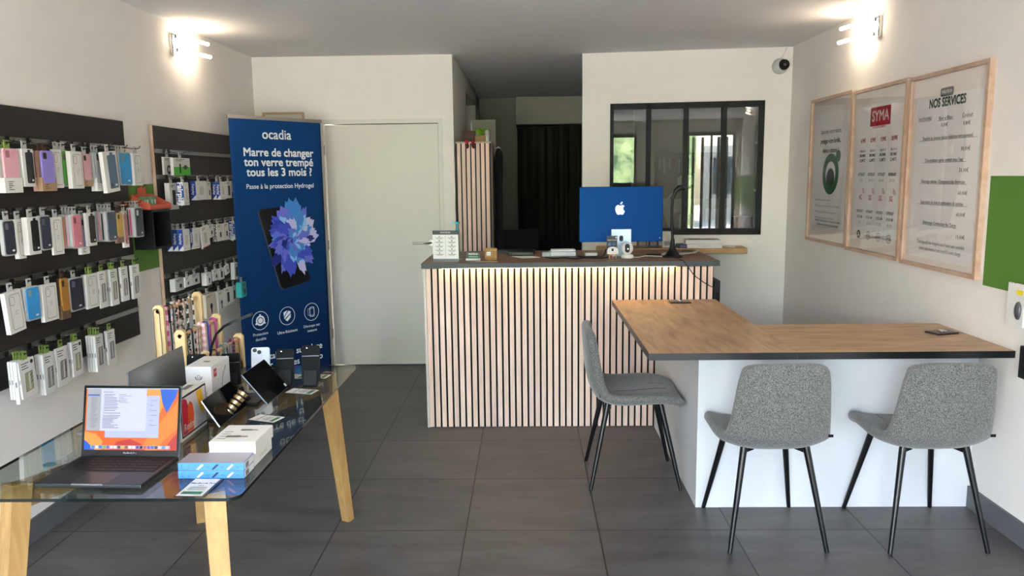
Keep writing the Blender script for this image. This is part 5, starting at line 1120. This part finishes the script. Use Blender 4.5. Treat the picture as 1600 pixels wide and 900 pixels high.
m = MB(); m.text('WIRELESS CHARGER', .0065, -.004, .118, .0050, m=0, bold=.02); m.plate(circ(-.02, .092, .010, 12), .0055, .0006, 1); m.plate(circ(.008, .092, .010, 12), .0055, .0006, 1); m.plate(circ(.022, .134, .005, 10), .0055, .0006, 0); m.build('black_card_print', [BOXW, mat('#2f5fa0', .4)], r)
# booklet, tablets at right of lamp
o = MB().bbox(-.05, .05, -.02, .02, 0, .008, .002).build('smartphone', mat('#17181a', .3), None, (.84, 5.10, ZT), R(3)); tag(o, 'dark phone lying flat behind the white cable on the counter', 'phone'); MB().box(-.046, .046, -.017, .017, .008, .0085).build('screen', BLACK, o)
m = MB().add([(0, -.07, 0), (.12, -.07, .018), (.12, .07, .018), (0, .07, 0), (0, -.07, .003), (.12, -.07, .021), (.12, .07, .021), (0, .07, .003)], [(3, 2, 1, 0), (4, 5, 6, 7), (0, 1, 5, 4), (1, 2, 6, 5), (2, 3, 7, 6), (3, 0, 4, 7)]).box(-.11, 0, -.07, .07, 0, .004)
o = m.build('open_booklet', mat('#c9c5bf', .6), None, (1.02, 5.14, ZT), R(-20)); tag(o, 'open booklet lying right of the black desk lamp on the counter', 'booklet'); MB().box(.02, .09, -.04, .04, .0215, .0225).build('dark_picture', mat('#1a1a1c', .5), o)
# ------------------------------------------------------------------ oak wall shelf under the window
sh = empty('wall_shelf', (P0.x, P0.y, 0), wa); 
tag(sh, 'light oak shelf under the black framed interior window', 'shelf')
s1 = (Vector((1.735, 6.05))-P0).dot(wd); sd = abs((Vector((1.735, 6.05))-P0).dot(wn))
MB().bbox(.12, s1, -sd, -.001, .968, 1.008, .002).build('board', wood('#a37c4c', '#c49c68', (1.5, 9, 9), 3, .5, 'shelf_oak'), sh)
MB().box(.3, 1.1, -.02, -.001, .955, .9675).build('wall_cleat', mat('#8f6a42', .6), sh)
def onshelf(px, py): 
    p = at(px, py, z=1.0085); return p
for k, (lab, z0, dx) in enumerate((('lower of two flat white boxes stacked on the oak shelf', 1.0085, 0), ('upper of two flat white boxes on the oak shelf, with brown top', 1.0405, -.012))):
    o = MB().bbox(-.135, .135, -.09, .09, 0, .0315, .0015).build('flat_white_box', BOXW, None, (1.420+dx, 6.185, z0), wa); tag(o, lab, 'box', 'flat white boxes on the oak shelf')
    m = MB().box(-.1, .1, -.07, .07, .0316, .032) if k else MB().box(-.05, .05, -.0906, -.09, .01, .02); m.build('box_print', mat('#b9a284' if k else '#c9c6c1', .6), o)
o = MB().bbox(-.03, .03, -.05, .05, 0, .03, .004).build('purple_case', mat('#4d4a6b', .5), None, (1.235, 6.16, 1.0085), wa+.3); tag(o, 'small dusky purple case on the shelf left of the white boxes', 'case'); MB().box(-.03, .03, -.0508, -.05, .013, .016).build('zip', ALU, o)
o = MB().bbox(-.03, .03, -.02, .02, 0, .008, .002).build('white_plug', WHITE, None, (1.635, 6.15, 1.0085), wa); tag(o, 'small white charger lying at the right end of the oak shelf', 'charger'); MB().tube([(-.03, 0, .004), (-.05, .01, .003), (-.06, .03, .003)], .002, 6).build('lead', WHITE, o)
for k, (x, col, lab) in enumerate(((.80, '#c23a34', 'red and white small box on the oak shelf behind the computer'), (.93, '#5e5a58', 'grey patterned box on the oak shelf behind the computer'), (1.02, '#2c2c30', 'dark coiled gadget box on the oak shelf behind the computer'), (1.13, '#c9c5bd', 'tall pale box on the oak shelf left of the desk lamp'))):
    o = MB().bbox(-.04, .04, -.03, .03, 0, (.07, .07, .06, .13)[k], .003).build('accessory_box', mat('#cfc8bf', .5) if k == 0 else mat(col, .5, var=.2, scale=30), None, (x, 6.20, 1.0085), wa); tag(o, lab, 'box', 'small boxes on the oak shelf')
    m = MB(); m.plate(rrect(.05, .035, .004, 3, 0, .035), -.03, .0008); m.build('box_print', mat(col if k == 0 else '#8c8882', .5), o)

# ------------------------------------------------------------------ dome camera
p = atp(1221, 103, Vector((P0.x, P0.y, 0))-Vector((wn.x, wn.y, 0))*.05, Vector((wn.x, wn.y, 0)))
r = empty('dome_camera', (p.x, p.y+.05, p.z), wa); tag(r, 'round white security camera with black lens in the upper corner of the window wall', 'camera')
MB().tube([(0, .0, 0), (0, -.03, 0)], .058, 28).build('base', WHITE, r)
MB().ball((-.004, -.04, .0), .060, 20).build('ball', mat('#c9c8c4', .4), r)
MB().tube([(.014, -.07, .004), (.020, -.104, .004)], [.044, .038], 24).build('lens_ring', BLACK, r)
MB().tube([(.020, -.103, .004), (.020, -.107, .004)], .012, 16).build('lens', mat('#3b3e44', .1), r)
MB().tube([(.01, -.006, .05), (.03, -.006, .10), (.055, -.006, ZC-p.z)], .005, 6).build('cable', WHITE, r)

# ------------------------------------------------------------------ passage: slatted cabinet, things on it, coat, curtain
r = empty('slatted_cabinet', (-.435, 6.42, 0)); tag(r, 'tall cabinet faced with pale timber slats in the passage behind the counter', 'cabinet')
CZ = 1.865
MB().box(-.150, .145, .022, .55, 0, CZ).build('body', mat('#1a1716', .6), r); MB().box(-.150, .148, .0, .56, CZ, CZ+.012).build('top', mat('#b39a86', .5), r)
m = MB()
for i in range(7):
    x = -.137+i*.0395; m.box(x, x+.0275, .008, .022, 0, CZ)
m.build('slat_panel', SLATW, r); MB().box(.1455, .148, .008, .55, 0, CZ).build('side_panel', mat('#a38d7c', .5), r)
ZB = CZ+.0125
def on_cab(name, lab, cat, fn, x, y): o = empty(name, (x, y, ZB)); tag(o, lab, cat); fn(o); return o
def f(o):
    m = MB().box(-.05, .05, -.05, .05, .03, .09, 0).box(-.052, .052, -.052, .052, .078, .09, 0); m.build('basket', mat('#4c2f24', .7, var=.25, scale=80), o)
    MB().box(-.045, .045, -.045, .045, 0, .03).build('plinth_box', mat('#2c211d', .6), o)
on_cab('wicker_basket', 'brown wicker basket on the slatted cabinet top', 'basket', f, -.475, 6.50)
o = MB().bbox(-.055, .055, -.04, .04, 0, .05, .002).build('cardboard_box', mat('#8f6c42', .7), None, (-.37, 6.52, ZB)); tag(o, 'small tan cardboard box beside the basket on the cabinet', 'box'); MB().box(-.055, .055, -.006, .006, .0501, .0505).build('tape', mat('#a58a5e', .3), o)
r = empty('potted_grass', (-.372, 6.64, ZB)); tag(r, 'small bright green grassy plant on the slatted cabinet', 'plant')
MB().lathe([(.025, 0), (.032, .06), (.030, .062)]).build('pot', mat('#a98a60', .7), r)
m = MB(); random.seed(8)
for k in range(110):
    a = random.uniform(0, 6.28); q = random.uniform(0, .02); t = random.uniform(.02, .055); h = random.uniform(.03, .07)
    b0 = Vector((q*math.cos(a), q*math.sin(a), .058)); b1 = b0+Vector((t*math.cos(a), t*math.sin(a), h)); sdv = Vector((-math.sin(a), math.cos(a), 0))*.004
    mid = (b0+b1)/2+Vector((0, 0, .015)); m.add([b0-sdv, b0+sdv, mid+sdv, b1, mid-sdv], [(0, 1, 2, 3, 4)])
m.build('grass_blades', mat('#7fb52a', .6, var=.25, scale=40), r)
o = MB().lathe([(.022, 0), (.022, .09), (.018, .095)], seg=24).build('metal_tin', mat('#b9b7b2', .3, metal=.7), None, (-.325, 6.50, ZB)); tag(o, 'silver tin at the right end of the slatted cabinet top', 'tin'); MB().lathe([(.0225, .088), (.0225, .096)], seg=24).build('lid', ALU, o)
o = MB().bar((0, 0, 0), (-.028, 0, .14), .010, .010).build('white_tube', WHITE, None, (-.445, 6.66, ZB+.035)); tag(o, 'white stick leaning above the wicker basket', 'stick'); MB().bar((0, 0, -.036), (0, 0, 0), .012, .012).build('tip', INKG, o)
for k, (x, lab) in enumerate(((-.488, 'left of two red knitted mittens hanging over the cabinet front'), (-.437, 'right of two red knitted mittens hanging over the cabinet front'))):
    o = empty('red_mitten', (x, 6.412, ZB)); tag(o, lab, 'mitten', 'red mittens over the slatted cabinet')
    MB().ball((0, -.008, -.005), .014, 12, 0, (1, .8, 1.8)).build('cuff', mat('#a01f24', .8, bump=.4, scale=150), o); MB().ball((.004, -.010, -.035), .015, 12, 0, (1, .7, 1.5)).ball((-.010, -.010, -.026), .007, 10).build('palm', mat('#5a2a26', .85, bump=.4, scale=150), o)
r = empty('hanging_coat', (-.243, 6.80, 1.80)); tag(r, 'black coat hanging at the side of the slatted cabinet', 'coat')
m = MB(); vs = []; n = 16
for j, (z, rw) in enumerate(((.03, .02), (.0, .045), (-.05, .055), (-.3, .05), (-.7, .052), (-1.1, .058), (-1.35, .055))):
    for k in range(n): a = 2*math.pi*k/n; q = rw*(1+.18*math.sin(5*a+j)); vs.append((q*.62*math.cos(a), q*2.2*math.sin(a), z))
m.add(vs, [(j*n+k, j*n+(k+1) % n, (j+1)*n+(k+1) % n, (j+1)*n+k) for j in range(6) for k in range(n)], 0, True).add(vs[:n], [list(range(n))], 0).add(vs[-n:], [list(range(n))[::-1]], 0); m.build('garment', mat('#0d0e10', .9, bump=.2, scale=20), r)
MB().ball((.012, -.05, .0), .03, 12, 0, (.8, 1.3, .8)).build('hood', mat('#0b0b0d', .9), r); MB().tube([(-.025, -.02, .03), (0, -.02, .045), (.02, -.02, .03)], .004, 6).build('hanger', WHITE, r)
# panel leaning in niche, roller box and curtain at the passage end
o = MB().bbox(-.12, .105, 0, .03, 0, 2.13, .002).build('pale_wall_panel', mat('#a39d90', .6), None, (-.395, 7.5, .001)); tag(o, 'tall pale board standing behind the slatted cabinet', 'board'); MB().box(.105, .112, 0, .03, 0, 2.13).build('dark_edge', mat('#56564d', .6), o)
o = MB().bbox(-.41, .42, 0, .22, 0, .335, .004).build('shutter_box', mat('#b5aca0', .6), None, (.288, 9.70, 2.228)); tag(o, 'pale shutter box above the black curtain at the end of the passage', 'shutter box'); MB().box(-.414, -.41, .05, .10, .13, .16).build('latch', WHITE, o)
r = empty('black_curtain', (.30, 9.72, 0)); tag(r, 'black pleated curtain hanging at the end of the passage', 'curtain')
m = MB(); n = 180; vs = []
for j, z in enumerate((.02, 2.19)):
    for i in range(n+1):
        u = i/n; vs.append((-.41+.80*u, .06+.035*math.sin(u*30+1.4*math.sin(u*9))+.008*math.sin(u*71), z))
k0 = len(vs); vs += [(x, y+.003, z) for x, y, z in vs]
m.add(vs, [(i, i+1, n+2+i, n+1+i) for i in range(n)]+[(k0+n+1+i, k0+n+2+i, k0+i+1, k0+i) for i in range(n)], 0, True); m.build('fabric', mat('#2b2823', .7, name='black_curtain_fabric'), r)
MB().tube([(-.42, .06, 2.205), (.39, .06, 2.205)], .012, 10).build('curtain_rail', BLACK, r)
r = empty('office_chair', (.0, 7.55, 0), R(20)); tag(r, 'black office chair half hidden behind the counter in the passage', 'chair')
MB().bbox(-.22, .22, -.22, .22, .45, .52, .02).build('seat', BLACKM, r); MB().bbox(-.21, .21, .19, .25, .62, 1.06, .02).build('backrest', BLACKM, r); MB().tube([(0, 0, .06), (0, 0, .45)], .025).bar((0, .22, .48), (0, .24, .66), .06, .02).build('column', BLACK, r)
for k in range(5): a = 2*math.pi*k/5; MB().bar((0, 0, .09), (.28*math.cos(a), .28*math.sin(a), .06), .04, .025).ball((.28*math.cos(a), .28*math.sin(a), .03), .028, 10).build('castor_arm', BLACK, r)
# small frame over the banner
r = empty('small_picture_frame', (-1.98, YB, 1.80)); tag(r, 'small pale wooden frame on the back wall above the blue banner', 'picture frame')
m = MB(); W2, H2 = .17, .33
m.box(-W2, -W2+.018, -.02, 0, 0, H2).box(W2-.018, W2, -.02, 0, 0, H2).box(-W2+.018, W2-.018, -.02, 0, 0, .018).box(-W2+.018, W2-.018, -.02, 0, H2-.018, H2).build('frame', FRW, r)
MB().box(-W2+.018, W2-.018, -.008, -.002, .018, H2-.018).build('picture', mat('#d8d3ca', .5), r)
# right wall: hanging packs at the picture edge, black post behind the bar
r = empty('blister_pack', (2.085, 3.135, .945), R(-90)); tag(r, 'clear and white blister pack with yellow sticker at the right edge above the bar', 'pack')
MB().bbox(-.10, .012, -.06, -.052, 0, .18, .002).build('backing_card', BOXW, r); MB().ball((-.02, -.062, .07), .032, 14, 0, (.6, .4, 1.2)).build('blister', mat('#4a4a4c', .2), r); m = MB(); m.plate(rect(-.04, .0, .135, .155), -.06, .0008); m.build('yellow_sticker', mat('#e8d81c', .5), r)
MB().tube([(-.04, 0, .185), (-.04, -.07, .183)], .002, 6).build('hook', CHROME, r)
r = MB().bbox(-.02, .03, -.10, .05, 0, .135, .003).build('black_bin', BLACKM, None, (2.06, 3.10, .735)); tag(r, 'black wall-mounted holder at the right picture edge below the blister pack', 'holder'); MB().box(-.0208, -.02, -.08, .03, .02, .12).build('front_face', BLACK, r)
r = empty('upright_device', (1.205, 5.02, 0)); tag(r, 'black upright device just behind the right end of the slatted counter', 'device')
MB().bbox(-.02, .02, -.18, .18, .0, .92, .006).build('body', BLACKM, r); MB().box(-.012, .012, -.1825, -.18, .1, .85).build('front_strip', BLACK, r)
# ------------------------------------------------------------------ back room furniture, seen through the interior window
r = empty('work_bench', (2.02, 8.9, 0)); tag(r, 'workbench in the back room seen through the interior window', 'bench')
MB().box(-1.1, 1.1, -.35, .35, .86, .90).build('bench_top', mat('#b5a48c', .6), r)
for sx in (-1.05, 1.05):
    for sy in (-.3, .3): MB().bar((sx, sy, 0), (sx, sy, .86), .05, .05).build('leg', ALU, r)
r = empty('tool_board', (2.0, 9.38, 1.3)); tag(r, 'pegboard of small tools on the back room wall', 'tool board')
MB().box(-.45, .45, 0, .012, 0, .55).build('board', mat('#8c867d', .7), r)
random.seed(4)
for k in range(14): MB().bar((-.4+.06*k, -.01, .48), (-.4+.06*k, -.01, .48-random.uniform(.1, .2)), .016, .014).build('tool', mat(random.choice(('#c9c6c0', '#38383c', '#b33a2c', '#dad7d1')), .4), r)
for k, (x, z, w_, h_, c_, lab) in enumerate(((1.83, .905, .22, .24, '#d8d4cc', 'white carton on the back room bench, left'), (2.15, .905, .26, .30, '#cfcac1', 'pale carton on the back room bench, middle'), (2.55, .905, .34, .2, '#6a3f2e', 'brown carton on the back room bench, right'))):
    o = MB().bbox(-w_/2, w_/2, -.12, .12, 0, h_, .004).build('carton', mat(c_, .6), None, (x, 8.85, z)); tag(o, lab, 'carton', 'cartons on the back room bench'); MB().box(-w_/2, w_/2, -.01, .01, h_, h_+.001).build('tape', mat('#b7a27c', .4), o)
r = empty('monitor', (1.28, 8.62, .905), R(12)); tag(r, 'monitor on the bench in the back room', 'monitor')
MB().bbox(-.25, .25, 0, .03, .12, .44, .006).build('screen_housing', BLACK, r); MB().box(-.24, .24, -.001, 0, .13, .43).build('screen', mat('#2b3036', .15), r); MB().bar((0, .03, 0), (0, .03, .2), .05, .03).box(-.1, .1, -.05, .1, 0, .01).build('stand', BLACK, r)
r = empty('magnifier_lamp', (1.62, 8.62, .905)); tag(r, 'jointed magnifier lamp on the back room bench', 'lamp')
MB().lathe([(.07, 0), (.07, .02)]).build('base', ALU, r); MB().tube([(0, 0, .02), (-.12, 0, .35), (.12, -.1, .62)], .012).build('arm', mat('#c9c9c6', .4), r); MB().tube([(.12, -.1, .62), (.12, -.12, .60)], .09, 20).build('head', WHITE, r)
r = empty('storage_shelf', (2.75, 7.9, 0)); tag(r, 'white storage rack at the side of the back room', 'rack')
for z in (.4, .9, 1.4, 1.9): MB().box(-.3, .3, -.5, .5, z, z+.025).build('shelf_board', WHITE, r)
for sx in (-.28, .28):
    for sy in (-.48, .48): MB().box(sx-.015, sx+.015, sy-.015, sy+.015, 0, 2.1).build('upright', ALU, r)
